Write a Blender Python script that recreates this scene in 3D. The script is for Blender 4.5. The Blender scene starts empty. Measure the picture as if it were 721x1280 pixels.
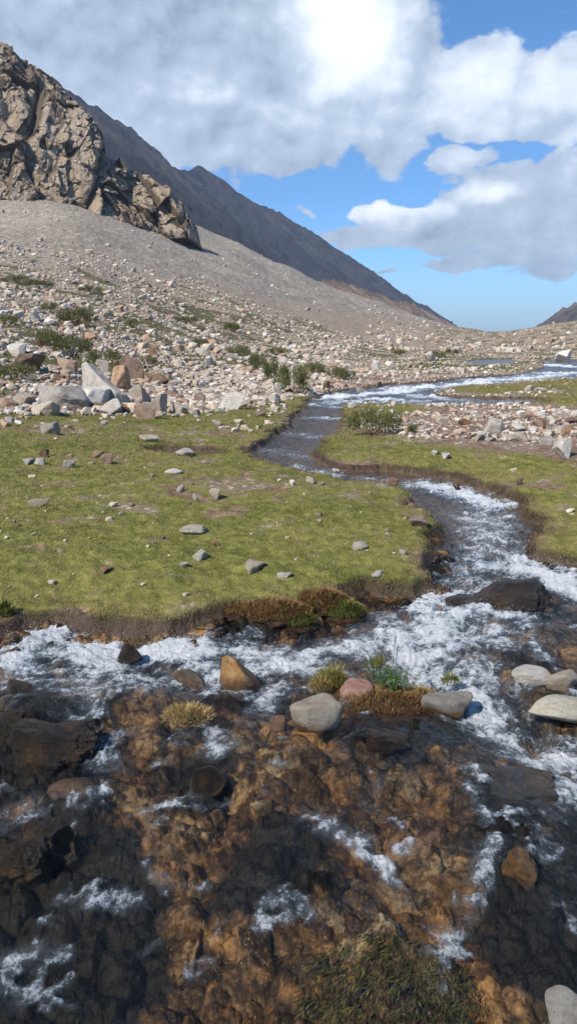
import bpy, bmesh, math, random
import numpy as np
from mathutils import Vector, Matrix

random.seed(7)
RNG = np.random.default_rng(11)
S = bpy.context.scene
COL = S.collection
f32 = np.float32

# ------------------------------------------------------------------ camera model
CZ = 1.7                      # eye height above the water near the meadow
F = 967.0                     # focal length in photo pixels (photo 721 x 1280)
HOR = 428.0
TH = math.atan((640 - HOR) / F)
CT, ST = math.cos(TH), math.sin(TH)

def ray(px, py):
    a, b = px - 360.5, 640.0 - py
    return np.array([a, F * CT + b * ST, -F * ST + b * CT])

def azof(px, py=430):
    r = ray(px, py); return math.atan2(r[0], r[1])

# ------------------------------------------------------------------ noise
_P = np.random.default_rng(3).permutation(4096).astype(np.int32)
_A = np.random.default_rng(4).random(4096) * 2 * np.pi
_G = np.stack([np.cos(_A), np.sin(_A)], 1).astype(f32)
_V = np.random.default_rng(5).random((4096, 4)).astype(f32)

def _h2(i, j, s):
    return _P[(_P[(i + s * 131) & 4095] + j) & 4095]

def pn(x, y, s=0):
    x = np.asarray(x, np.float64); y = np.asarray(y, np.float64)
    xi = np.floor(x); yi = np.floor(y)
    fx = (x - xi).astype(f32); fy = (y - yi).astype(f32)
    xi = xi.astype(np.int64); yi = yi.astype(np.int64)
    u = fx * fx * fx * (fx * (fx * 6 - 15) + 10); v = fy * fy * fy * (fy * (fy * 6 - 15) + 10)
    def g(a, b):
        h = _G[_h2(xi + a, yi + b, s)]
        return h[..., 0] * (fx - a) + h[..., 1] * (fy - b)
    n0 = g(0, 0); n1 = g(1, 0); n2 = g(0, 1); n3 = g(1, 1)
    a = n0 + u * (n1 - n0); b = n2 + u * (n3 - n2)
    return (a + v * (b - a)) * 1.5

def fbm(x, y, o=4, s=0, gain=.5, lac=2.03):
    t = 0; a = 1.0; n = 0
    for k in range(o):
        t = t + a * pn(x, y, s + k * 7); n += a
        x = x * lac + 13.7; y = y * lac - 7.1; a *= gain
    return t / n * 1.3

def cell(x, y, s=0):
    """distance to nearest jittered point, its random values, distance to the second nearest"""
    x = np.asarray(x, np.float64); y = np.asarray(y, np.float64)
    xi = np.floor(x).astype(np.int64); yi = np.floor(y).astype(np.int64)
    f1 = np.full(x.shape, 9., f32); f2 = f1.copy(); idx = np.zeros(x.shape, np.int32)
    for a in (-1, 0, 1):
        for b in (-1, 0, 1):
            h = _h2(xi + a, yi + b, s); r = _V[h]
            d = np.hypot(xi + a + r[..., 0] - x, yi + b + r[..., 1] - y).astype(f32)
            m = d < f1
            f2 = np.where(m, f1, np.minimum(f2, d)); f1 = np.where(m, d, f1); idx = np.where(m, h, idx)
    return f1, _V[idx], f2

def _h3(i, j, k, s):
    return _P[(_P[(_P[(i + s * 131) & 4095] + j) & 4095] + k) & 4095]

def vn3(p, s=0):
    pi = np.floor(p).astype(np.int64); f = (p - pi).astype(f32); f = f * f * (3 - 2 * f)
    r = 0
    for a in (0, 1):
        wa = f[:, 0] if a else 1 - f[:, 0]
        for b in (0, 1):
            wb = f[:, 1] if b else 1 - f[:, 1]
            for c in (0, 1):
                wc = f[:, 2] if c else 1 - f[:, 2]
                r = r + wa * wb * wc * _V[_h3(pi[:, 0] + a, pi[:, 1] + b, pi[:, 2] + c, s), 0]
    return r * 2 - 1

def fbm3(p, o=4, s=0, gain=.5):
    t = 0; a = 1.0; n = 0
    for k in range(o):
        t = t + a * vn3(p, s + k * 5); n += a; p = p * 2.07 + 5.3; a *= gain
    return t / n

def cell3(p, s=0):
    pi = np.floor(p).astype(np.int64)
    f1 = np.full(len(p), 9., f32); f2 = f1.copy(); idx = np.zeros(len(p), np.int32); vec = np.zeros((len(p), 3), f32)
    for a in (-1, 0, 1):
        for b in (-1, 0, 1):
            for c in (-1, 0, 1):
                h = _h3(pi[:, 0] + a, pi[:, 1] + b, pi[:, 2] + c, s)
                q = pi + np.array([a, b, c]) + _V[h][:, :3]
                dv = (p - q).astype(f32); d = np.sqrt((dv ** 2).sum(1))
                m = d < f1
                f2 = np.where(m, f1, np.minimum(f2, d)); f1 = np.where(m, d, f1)
                idx = np.where(m, h, idx); vec[m] = dv[m]
    return f1, f2, _V[idx], vec

def sst(a, b, x):
    t = np.clip((x - a) / (b - a), 0, 1); return t * t * (3 - 2 * t)

# ------------------------------------------------------------------ valley floor level
def B(y):
    y = np.asarray(y, np.float64)
    near = -0.055 * np.log1p(np.exp(np.clip((7.2 - y) * 1.5, -30, 30))) / 1.5
    return near + 0.004 * np.maximum(y - 8, 0)

def flat(px, py):
    """plan position of a photo pixel on the valley floor level"""
    r = ray(px, py); t = 10 / r[1]
    for _ in range(60):
        z = float(B(t * r[1])); t = t * .5 + .5 * (z - CZ) / min(r[2], -3.0)
    return (t * r[0], t * r[1])

def plan(pts):
    return np.array([flat(*p) for p in pts])

# ------------------------------------------------------------------ stream outline (on the valley floor)
RIVER = plan([(402,495),(410,489),(450,484),(485,480),(520,479),(550,476),(590,471),(640,468),(672,463),(681,456),(676,450),(721,450),(1000,450),
              (1000,472),(721,471),(690,474),(640,478),(590,482),(552,487),(540,491),(560,495),(620,497),(680,498),(690,504),(640,506),(600,507),(540,508),(490,508),(440,505),
              (430,512),(429,530),(408,550),(396,565),(396,575),(425,588),(475,587),(520,592),(570,598),(612,611),(640,625),(660,645),(668,662),(658,682),(662,697),(721,712),(1000,780),
              (3000,1600),(360,2600),(-3000,1600),
              (-900,860),(-200,815),(0,800),(30,788),(62,780),(100,786),(150,790),(200,788),(240,782),(290,770),(330,768),(380,766),(420,752),(460,738),(490,742),(522,752),
              (543,737),(543,712),(549,682),(553,666),(527,637),(505,617),(475,604),(440,606),(390,593),(360,586),(318,577),(308,570),(318,560),(352,540),(372,517),(382,502)])
BROOK = plan([(184,563),(205,561),(240,563),(275,565),(276,571),(240,573),(205,569),(186,567)])
CALM = plan([(574,452),(600,449),(640,449),(644,454),(600,457)])
GL = plan([(-500,560),(0,530),(100,524),(200,521),(300,514),(378,498),(376,515),(355,540),(310,568),(360,585),(440,605),(505,615),(556,665),(545,742),(400,760),(285,775),(0,805),(-900,870)])
GR = plan([(396,577),(392,562),(425,536),(452,545),(520,560),(600,573),(721,588),(1000,605),(1000,800),(721,712),(655,690),(672,655),(600,605),(480,587)])
GS = [plan([(548,485),(600,482),(721,476),(1000,476),(1000,492),(721,491),(600,494)]), plan([(640,499),(721,490),(1000,492),(1000,512),(721,511),(650,507)]),
      plan([(388,509),(440,507),(520,510),(540,516),(470,530),(430,530)])]

def sdf(poly, x, y):
    x = np.asarray(x, np.float64); y = np.asarray(y, np.float64)
    best = np.full(x.shape, 1e9); ins = np.zeros(x.shape, bool)
    n = len(poly)
    for i in range(n):
        a = poly[i]; b = poly[(i + 1) % n]; e = b - a
        t = np.clip(((x - a[0]) * e[0] + (y - a[1]) * e[1]) / max(e @ e, 1e-12), 0, 1)
        best = np.minimum(best, (x - a[0] - t * e[0]) ** 2 + (y - a[1] - t * e[1]) ** 2)
        if a[1] != b[1]:
            c = ((a[1] > y) != (b[1] > y)) & (x < e[0] * (y - a[1]) / (b[1] - a[1]) + a[0])
            ins ^= c
    d = np.sqrt(best)
    return np.where(ins, -d, d)

def pdist(line, x, y):
    best = np.full(np.shape(x), 1e9)
    for a, b in zip(line[:-1], line[1:]):
        e = b - a
        t = np.clip(((x - a[0]) * e[0] + (y - a[1]) * e[1]) / max(e @ e, 1e-12), 0, 1)
        best = np.minimum(best, (x - a[0] - t * e[0]) ** 2 + (y - a[1] - t * e[1]) ** 2)
    return np.sqrt(best)

# ------------------------------------------------------------------ hillside profiles: distance and height by bearing
TAB = {
 -500: [(9,545),(13,500),(20,440),(33,370),(60,300),(110,240),(180,200),(500,60)],
 -150: [(12,550),(17,515),(24,470),(38,408),(68,345),(130,290),(240,240),(450,150)],
 0:   [(14,546),(18,520),(25,482),(40,425),(75,362),(140,310),(246,262),(420,215)],
 100: [(15,538),(20,512),(28,482),(45,428),(80,367),(145,310),(251,264),(450,225)],
 200: [(17,526),(24,499),(35,470),(60,424),(110,367),(180,325),(257,294),(420,262)],
 250: [(20,513),(30,487),(45,462),(80,418),(140,366),(210,330),(265,314),(340,300),(500,282)],
 300: [(30,484),(45,464),(80,428),(150,376),(260,336),(430,307)],
 350: [(38,472),(60,453),(100,428),(180,386),(300,353),(460,329)],
 400: [(45,466),(70,451),(120,426),(220,389),(350,363),(500,350)],
 450: [(60,457),(90,446),(150,427),(250,402),(400,381),(520,371)],
 500: [(70,452),(120,442),(200,424),(320,406),(540,391)],
 550: [(90,447),(200,433),(350,418),(560,406)],
 590: [(100,444),(200,435),(350,423),(560,415)],
 620: [(100,444),(200,436),(350,424),(500,419)],
 660: [(80,448),(150,438),(250,427),(400,413)],
 721: [(60,455),(80,448),(150,434),(250,417),(400,406)],
 1000:[(60,455),(80,447),(150,425),(250,395),(400,370)],
 1300:[(60,455),(80,445),(150,410),(250,370),(400,330)],
}
NA, ND = 181, 240
TA = np.linspace(-1.15, 1.15, NA); TD = np.linspace(math.log(1.0), math.log(6000), ND)
def build_table():
    cols = []; azs = []
    for px, lst in TAB.items():
        ds = []; zs = []
        for d in (1, 2, 3, 4, 5, 6, 7, 8, 10, 12, 15, 20, 30, 40, 50, 60, 80):
            if d < lst[0][0] * .93:
                ds.append(d); zs.append(None)
        for d, py in lst:
            r = ray(px, py); ds.append(d); zs.append(CZ + d * r[2] / math.hypot(r[0], r[1]))
        az = azof(px)
        zs = [float(B(d * math.cos(az))) if z is None else z for d, z in zip(ds, zs)]
        dl, zl = ds[-1], zs[-1]
        ds += [dl * 1.25, dl * 2, dl * 3.2, 6000]; zs += [zl + 2, zl - 25, zl - 70, -260]
        cols.append(np.interp(TD, np.log(ds), zs)); azs.append(az)
    cols = np.array(cols)
    T = np.stack([np.interp(TA, azs, cols[:, k]) for k in range(ND)], 1)
    k = np.array([1, 3, 4, 3, 1.]); k /= k.sum()
    for _ in range(2):
        P = np.pad(T, ((2, 2), (0, 0)), 'edge'); T = sum(k[i] * P[i:i + NA] for i in range(5))
    T0 = T.copy()
    P = np.pad(T, ((0, 0), (2, 2)), 'edge'); T = sum(k[i] * P[:, i:i + ND] for i in range(5))
    return T
TT = build_table()
def table(az, ld):
    a = np.clip((az - TA[0]) / (TA[1] - TA[0]), 0, NA - 1.001); b = np.clip((ld - TD[0]) / (TD[1] - TD[0]), 0, ND - 1.001)
    i = a.astype(int); j = b.astype(int); u = a - i; v = b - j
    return (TT[i, j] * (1 - u) * (1 - v) + TT[i + 1, j] * u * (1 - v) + TT[i, j + 1] * (1 - u) * v + TT[i + 1, j + 1] * u * v)

# big boulders lying on the bed under the running water: (px, py, radius m, height m)
LUMPS = [(120,885,.28,.07),(170,870,.22,.08),(240,890,.30,.08),(30,880,.26,.09),(95,985,.20,.09),(330,960,.42,.12),(450,930,.38,.11),(545,925,.30,.08),
         (620,1000,.36,.10),(400,1030,.30,.08),(200,1060,.30,.10),(560,1080,.22,.10),(660,1090,.26,.10),(120,1130,.20,.04),(330,1130,.25,.08),(470,1160,.25,.06),
         (650,780,.32,.05),(690,930,.25,-.05),(520,860,.35,-.05),(560,800,.4,-.02),(150,820,.5,-.04),(60,835,.3,-.03),(620,900,.25,-.06),(30,1180,.3,-.05),(450,720,.2,.02)]
LUMPW = [(flat(a, b), r, h) for a, b, r, h in LUMPS]

def lowbed(x, y):
    """broad shape shared by bed and water in the rocky foreground"""
    w = sst(8.0, 5.6, y)
    z = .05 * fbm(x / .55, y / .55, 3, 21)
    for (cx, cy), r, h in LUMPW:
        q = ((x - cx) ** 2 + (y - cy) ** 2) / (r * r)
        z = z + h * np.exp(-q * 1.2)
    return z * w

def wlev(x, y):
    return B(y) - .03 + lowbed(x, y) * .85

_PL = plan([(470, 740), (560, 735)])

def terrain(x, y, masks=False):
    x = np.asarray(x, np.float64); y = np.asarray(y, np.float64)
    d = np.hypot(x, y); az = np.arctan2(x, y); ld = np.log(np.maximum(d, 1.0))
    z = table(az, ld)
    b = B(y)
    hill = z - b
    near = d < 130
    s = np.full(x.shape, 50.); sb = np.full(x.shape, 50.)
    if near.any():
        s[near] = sdf(RIVER, x[near], y[near]); sb[near] = np.minimum(sdf(BROOK, x[near], y[near]), sdf(CALM, x[near], y[near]))
    s = s + .10 * fbm(x / .5, y / .5, 3, 40) * np.clip(d / 6, .6, 4)      # ragged edge
    s2 = np.minimum(s, sb * .8)
    out = s2 > 0
    sc = np.clip(d / 12, 1, 4)
    # banks and meadow
    bank = (.03 + .075 * sst(.0, .10, s2) + .05 * sst(.1, 1.2, s2)) * (1 - .55 * sst(14, 28, d))
    und = .07 * fbm(x / 2.3, y / 2.3, 3, 1) + .026 * fbm(x / .33, y / .33, 3, 2) + .010 * pn(x / .09, y / .09, 3) * (d < 30)
    edge = .05 * np.exp(-((s2 - .12) / .12) ** 2) * fbm(x / .16, y / .16, 3, 9, .6)
    big = np.clip((d - 14) / 60, 0, 1)
    rough = big * (.25 * fbm(x / 6, y / 6, 4, 60) + .10 * fbm(x / 1.4, y / 1.4, 3, 61)) + np.clip((d - 60) / 300, 0, 1) * 3.5 * fbm(x / 45, y / 45, 5, 62)
    hw = sst(0, .8, s2) 
    zo = np.where(hill > 0, b + hill, b + hill) + bank - .03 + (und + edge) * sst(0, .25, s2) + rough * sst(.2, 3, s2)
    # stream bed
    dep = (.10 - .035 * sst(5.6, 4.2, y)) * sst(0, -.35, s2) + .03
    fg = sst(8.5, 6.0, y)
    f1, rv, f2 = cell(x / .17 + .35 * pn(x / .2, y / .2, 70), y / .15 + .35 * pn(x / .2, y / .2, 71), 12)
    cob = np.sqrt(np.clip(1 - (f1 / .62) ** 2, 0, 1)) * (.02 + .05 * rv[..., 2])
    g1, rw, g2 = cell(x / .065, y / .055, 15)
    cob2 = np.sqrt(np.clip(1 - (g1 / .6) ** 2, 0, 1)) * (.006 + .016 * rw[..., 2])
    hi = .015 * fbm(x / .07, y / .06, 4, 33, .6)
    zb = b - .03 - dep + lowbed(x, y) + (cob + cob2 + hi) * (.55 + .6 * fg)
    e = sst(-.05, .07, s2)
    zz = zb * (1 - e) + zo * e
    if not masks:
        return zz
    return zz, s, sb, dict(hill=hill, rv=rv, f1=f1, fg=fg, d=d)

# ------------------------------------------------------------------ mesh plumbing
def mk(name, V, Fc, mat, parent=None, smooth=True, attrs=None, uniform=True):
    me = bpy.data.meshes.new(name)
    V = np.ascontiguousarray(V, f32); Fc = np.ascontiguousarray(Fc, np.int32)
    n, k = Fc.shape
    me.vertices.add(len(V)); me.vertices.foreach_set('co', V.ravel())
    me.loops.add(n * k); me.loops.foreach_set('vertex_index', Fc.ravel())
    me.polygons.add(n); me.polygons.foreach_set('loop_start', np.arange(0, n * k, k, dtype=np.int32))
    me.polygons.foreach_set('loop_total', np.full(n, k, np.int32))
    me.polygons.foreach_set('use_smooth', np.full(n, smooth))
    if attrs:
        for an, av in attrs.items():
            av = np.asarray(av, f32)
            if av.ndim == 1:
                a = me.attributes.new(an, 'FLOAT', 'POINT'); a.data.foreach_set('value', av)
            else:
                a = me.attributes.new(an, 'FLOAT_COLOR', 'POINT')
                a.data.foreach_set('color', np.concatenate([av[:, :3], np.ones((len(av), 1), f32)], 1).astype(f32).ravel())
    me.update(calc_edges=True)
    if mat: me.materials.append(mat)
    o = bpy.data.objects.new(name, me); COL.objects.link(o)
    if parent: o.parent = parent
    return o

def tag(o, label=None, cat=None, group=None, kind=None):
    if label: o['label'] = label
    if cat: o['category'] = cat
    if group: o['group'] = group
    if kind: o['kind'] = kind
    return o

def empty(name, loc):
    o = bpy.data.objects.new(name, None); o.empty_display_size = .1; o.location = loc; COL.objects.link(o); return o

# ------------------------------------------------------------------ material helpers
class NT:
    def __init__(s, name):
        s.m = bpy.data.materials.new(name); s.m.use_nodes = True; s.t = s.m.node_tree
        s.t.nodes.clear(); s.out = s.t.nodes.new('ShaderNodeOutputMaterial')
    def n(s, ty, **kw):
        nd = s.t.nodes.new('ShaderNode' + ty)
        for k, v in kw.items():
            if k.startswith('_'): setattr(nd, k[1:], v)
            else:
                nd.inputs[k.replace('__', ' ')].default_value = v
        return nd
    def l(s, a, b): s.t.links.new(a, b)
    def pos(s):
        return s.n('NewGeometry').outputs['Position']
    def obj(s):
        return s.n('TexCoord').outputs['Object']
    def noise(s, vec, scale, detail=4, rough=.55, dist=0, sc3=None):
        if sc3:
            mp = s.n('Mapping'); mp.inputs['Scale'].default_value = sc3; s.l(vec, mp.inputs['Vector']); vec = mp.outputs[0]
        nd = s.n('TexNoise', Scale=scale, Detail=detail, Roughness=rough, Distortion=dist); s.l(vec, nd.inputs['Vector']); return nd.outputs['Fac']
    def vor(s, vec, scale, feature='F1', out='Distance', rnd=1.0):
        nd = s.n('TexVoronoi', _feature=feature, Scale=scale, Randomness=rnd); s.l(vec, nd.inputs['Vector']); return nd.outputs[out]
    def ramp(s, fac, stops, interp='LINEAR'):
        nd = s.n('ValToRGB'); cr = nd.color_ramp; cr.interpolation = interp
        while len(cr.elements) < len(stops): cr.elements.new(.5)
        for e, (p, c) in zip(cr.elements, stops):
            e.position = p; e.color = (*c, 1) if not isinstance(c, (int, float)) else (c, c, c, 1)
        s.l(fac, nd.inputs[0]); return nd.outputs[0]
    def mr(s, v, a, b, c=0., d=1., smooth=True):
        nd = s.n('MapRange', _interpolation_type='SMOOTHSTEP' if smooth else 'LINEAR')
        nd.inputs['From Min'].default_value = a; nd.inputs['From Max'].default_value = b
        nd.inputs['To Min'].default_value = c; nd.inputs['To Max'].default_value = d
        s.l(v, nd.inputs['Value']); return nd.outputs['Result']
    def math(s, op, a, b=None, c=None):
        nd = s.n('Math', _operation=op)
        for i, v in enumerate((a, b, c)):
            if v is None: continue
            if isinstance(v, (int, float)): nd.inputs[i].default_value = v
            else: s.l(v, nd.inputs[i])
        return nd.outputs[0]
    def mix(s, f, a, b, mode='MIX'):
        nd = s.n('Mix', _data_type='RGBA', _blend_type=mode)
        for i, v in ((0, f), (6, a), (7, b)):
            if isinstance(v, (int, float)): nd.inputs[i].default_value = v
            elif isinstance(v, tuple): nd.inputs[i].default_value = (*v, 1)
            else: s.l(v, nd.inputs[i])
        return nd.outputs[2]
    def at(s, name, out='Fac'):
        return s.n('Attribute', _attribute_name=name).outputs[out]
    def bump(s, h, strength, dist, prev=None):
        nd = s.n('Bump', Strength=strength, Distance=dist); s.l(h, nd.inputs['Height'])
        if prev is not None: s.l(prev, nd.inputs['Normal'])
        return nd.outputs[0]
    def bsdf(s, col, rough=.9, normal=None, spec=.3, trans=None):
        p = s.n('BsdfPrincipled')
        for k, v in (('Base Color', col), ('Roughness', rough), ('Specular IOR Level', spec)):
            if isinstance(v, (int, float)): p.inputs[k].default_value = v
            elif isinstance(v, tuple): p.inputs[k].default_value = (*v, 1)
            else: s.l(v, p.inputs[k])
        if normal is not None: s.l(normal, p.inputs['Normal'])
        return p.outputs[0]
    def done(s, sh):
        s.l(sh, s.out.inputs['Surface']); return s.m

# ------------------------------------------------------------------ materials
def mat_ground():
    m = NT('ground_soil'); P = m.pos()
    g, gr, wet, far = m.at('grass'), m.at('gravel'), m.at('wet'), m.at('far')
    n1 = m.noise(P, 1.3, 5); n2 = m.noise(P, 9, 5, .65); n3 = m.noise(P, 45, 3, .7)
    grass = m.ramp(n2, [(.3, (.075, .074, .018)), (.45, (.135, .134, .030)), (.6, (.19, .18, .046)), (.75, (.26, .21, .09))])
    soil = m.ramp(n2, [(.3, (.075, .045, .028)), (.5, (.15, .095, .062)), (.7, (.27, .195, .14))])
    v = m.vor(P, 13, out='Color'); vb = m.n('SeparateColor'); m.l(v, vb.inputs[0])
    peb = m.ramp(vb.outputs[0], [(0, (.15, .12, .10)), (.4, (.30, .25, .205)), (.8, (.41, .36, .31)), (1, (.33, .22, .15))])
    peb = m.mix(m.mr(m.vor(P, 13), .25, .6), peb, (.17, .12, .085))
    scr_n = m.noise(P, .05, 6, .6); scr2 = m.noise(P, 2.2, 8, .75)
    scree = m.mix(scr_n, (.35, .30, .235), (.43, .375, .305))
    scree = m.mix(m.mr(scr2, .38, .66), m.mix(.5, scree, (.12, .10, .085)), scree)
    c = m.mix(gr, soil, peb)
    c = m.mix(far, c, scree)
    c = m.mix(g, c, grass)
    c = m.mix(m.math('MULTIPLY', wet, .88), c, m.mix(n2, (.012, .008, .005), (.05, .028, .014)))  # wet soil colour, pulled darker to stand for shade under the bank lip
    h = m.math('ADD', n2, m.math('MULTIPLY', n3, .5))
    nb = m.bump(h, .9, .03)
    nb = m.bump(scr2, .8, .5, nb) if False else nb
    return m.done(m.bsdf(c, m.mr(wet, .3, 1, .95, .6), nb, .3))

def mat_hill():
    m = NT('scree_slope'); P = m.pos()
    g, rk = m.at('grass'), m.at('gravel')
    a = m.noise(P, .03, 5, .6); b = m.noise(P, 1.1, 9, .78); c3 = m.noise(P, .25, 6, .7, sc3=(1, .35, 1))
    base = m.mix(m.mr(a, .35, .65), (.34, .295, .23), (.43, .38, .31))
    base = m.mix(m.mr(c3, .42, .68), base, (.49, .435, .36))
    base = m.mix(m.mr(b, .62, .40, 0, .75), base, (.085, .07, .058))
    base = m.mix(m.mr(b, .60, .72, 0, .6), base, (.46, .42, .37))
    soil = m.mix(m.mr(m.noise(P, 2.5, 6, .7), .35, .65), (.19, .135, .095), (.36, .29, .22))
    v = m.vor(P, 4.5, out='Color'); vb = m.n('SeparateColor'); m.l(v, vb.inputs[0])
    peb = m.ramp(vb.outputs[0], [(0, (.18, .14, .11)), (.5, (.33, .275, .225)), (1, (.44, .40, .35))])
    soil = m.mix(m.mr(m.vor(P, 4.5), .5, .25), soil, peb)
    cc = m.mix(rk, base, soil)
    gn = m.noise(P, 3.0, 6, .7)
    cc = m.mix(g, cc, m.ramp(gn, [(.3, (.035, .040, .014)), (.5, (.080, .085, .028)), (.7, (.14, .125, .055))]))
    nb = m.bump(m.noise(P, .7, 10, .8), .8, .45)
    return m.done(m.bsdf(cc, .95, nb, .15))

def mat_bed():
    m = NT('wet_streambed'); P = m.pos()
    fg, rv = m.at('fg'), m.at('stone')
    n1 = m.math('SUBTRACT', m.noise(P, 2.2, 5, .62, .6), m.math('MULTIPLY', m.at('algae'), .22)); n2 = m.noise(P, 14, 6, .7, .4); n3 = m.noise(P, 70, 4, .7); n4 = m.noise(P, 4.5, 4, .6, .8)
    stone = m.ramp(rv, [(0, (.035, .022, .010)), (.3, (.12, .062, .020)), (.5, (.25, .14, .05)), (.7, (.24, .16, .08)), (.88, (.14, .11, .07)), (1, (.30, .23, .14))])
    stone = m.mix(m.mr(n2, .55, .38, 0, .85), stone, (.03, .017, .008))
    algae = m.ramp(n2, [(.3, (.006, .005, .003)), (.5, (.028, .017, .008)), (.62, (.13, .07, .026)), (.78, (.33, .20, .085))])
    c = m.mix(m.mr(n4, .42, .62), algae, stone)
    c = m.mix(m.mr(n3, .56, .72, 0, .6), c, (.40, .27, .12))
    c = m.mix(m.mr(m.noise(P, 32, 6, .75, .4), .52, .38, 0, .8), c, (.018, .011, .006))
    c = m.mix(m.mr(n1, .54, .44, 0, .97), c, (.004, .004, .003))
    mid = m.mix(n2, (.045, .034, .022), (.13, .09, .055))
    c = m.mix(fg, mid, c)
    nb = m.bump(m.math("ADD", n2, m.math("MULTIPLY", n3, .6)), .6, .012)
    return m.done(m.bsdf(c, .55, nb, .12))

def mat_rock(name, c0, c1, c2, wet=0., scale=1., coat=None, speck=.5, rough=.88, use_random=True):
    m = NT(name); P = m.obj()
    rnd = m.n('ObjectInfo').outputs['Random']
    va = m.n('VectorMath', _operation='ADD'); m.l(P, va.inputs[0])
    cx = m.n('CombineXYZ'); m.l(m.math('MULTIPLY', rnd, 37.), cx.inputs[0]); m.l(m.math('MULTIPLY', rnd, 91.), cx.inputs[1]); m.l(cx.outputs[0], va.inputs[1]); Q = va.outputs[0]
    a = m.noise(Q, 1.6 * scale, 6, .65, .3); b = m.noise(Q, 9 * scale, 6, .75); s = m.noise(Q, 38 * scale, 3, .8)
    c = m.ramp(a, [(.32, c0), (.5, c1), (.68, c2)])
    c = m.mix(m.mr(b, .52, .34, 0, .5), c, tuple(x * .5 for x in c0))
    c = m.mix(m.mr(s, .60, .70, 0, speck), c, tuple(min(x * 1.5, .62) for x in c2))
    c = m.mix(m.mr(s, .42, .33, 0, speck), c, tuple(x * .35 for x in c0))
    if use_random:
        hv = m.n('HueSaturation'); m.l(c, hv.inputs['Color']); m.l(m.mr(rnd, 0, 1, .82, 1.25, False), hv.inputs['Value']); m.l(m.mr(m.math('FRACT', m.math('MULTIPLY', rnd, 7.3)), 0, 1, .85, 1.25, False), hv.inputs['Saturation']); c = hv.outputs[0]
    if coat:
        z = m.n('SeparateXYZ'); m.l(P, z.inputs[0])
        k = m.math('ADD', z.outputs[2], m.math('MULTIPLY', m.math('SUBTRACT', b, .5), .9))
        c = m.mix(m.mr(k, coat[1], coat[0]), c, coat[2])
        rr = m.mr(k, coat[1], coat[0], rough, .3)
    else: rr = rough
    nb = m.bump(m.math('ADD', b, m.math('MULTIPLY', s, .35)), .75, (.035 if wet else .09) / scale)
    return m.done(m.bsdf(c, rr, nb, .45 if wet else .25))

def mat_scatter():
    m = NT('loose_rock'); P = m.pos()
    b = m.noise(P, 6, 5, .7); s = m.noise(P, 40, 3, .8)
    c = m.mix(m.mr(b, .55, .35, 0, .35), m.at('tint', 'Color'), (.14, .11, .085))
    c = m.mix(m.mr(s, .58, .7, 0, .35), c, (.5, .46, .41))
    return m.done(m.bsdf(c, .9, m.bump(b, .8, .05), .2))

def mat_cliff():
    m = NT('cliff_rock'); P = m.pos()
    a = m.noise(P, .035, 6, .6); b = m.noise(P, .22, 8, .75, .4); st = m.noise(P, .18, 7, .7, .2, sc3=(1.6, 1.6, .35)); hi = m.noise(P, 1.6, 6, .75)
    c = m.ramp(a, [(.30, (.24, .135, .07)), (.45, (.42, .29, .17)), (.58, (.50, .41, .30)), (.75, (.46, .41, .33))])
    c = m.mix(m.mr(b, .42, .58, .35, 1), m.mix(.5, c, (.20, .12, .07)), c)
    c = m.mix(m.mr(st, .60, .46, .0, .55), (.46, .39, .30), c)
    c = m.mix(m.mr(hi, .48, .36, 0, .6), c, (.06, .045, .035))
    c = m.mix(m.at('crack'), c, (.045, .033, .026))
    nb = m.bump(hi, .9, .8, m.bump(st, .8, 2.5))
    return m.done(m.bsdf(c, .95, nb, .1))

def mat_mountain(name, dark, mid, light, s=1.):
    m = NT(name); P = m.pos()
    a = m.noise(P, .0035 * s, 7, .6); b = m.noise(P, .013 * s, 9, .72, sc3=(1, 1, .5)); z = m.n('SeparateXYZ'); m.l(P, z.inputs[0])
    c = m.ramp(a, [(.3, dark), (.5, mid), (.72, light)])
    c = m.mix(m.mr(b, .55, .38, 0, .55), c, tuple(x * .5 for x in dark))
    c = m.mix(m.mr(b, .56, .70, 0, .45), c, light)
    nb = m.bump(b, .9, 22 / s)
    return m.done(m.bsdf(c, .97, nb, .05))

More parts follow.
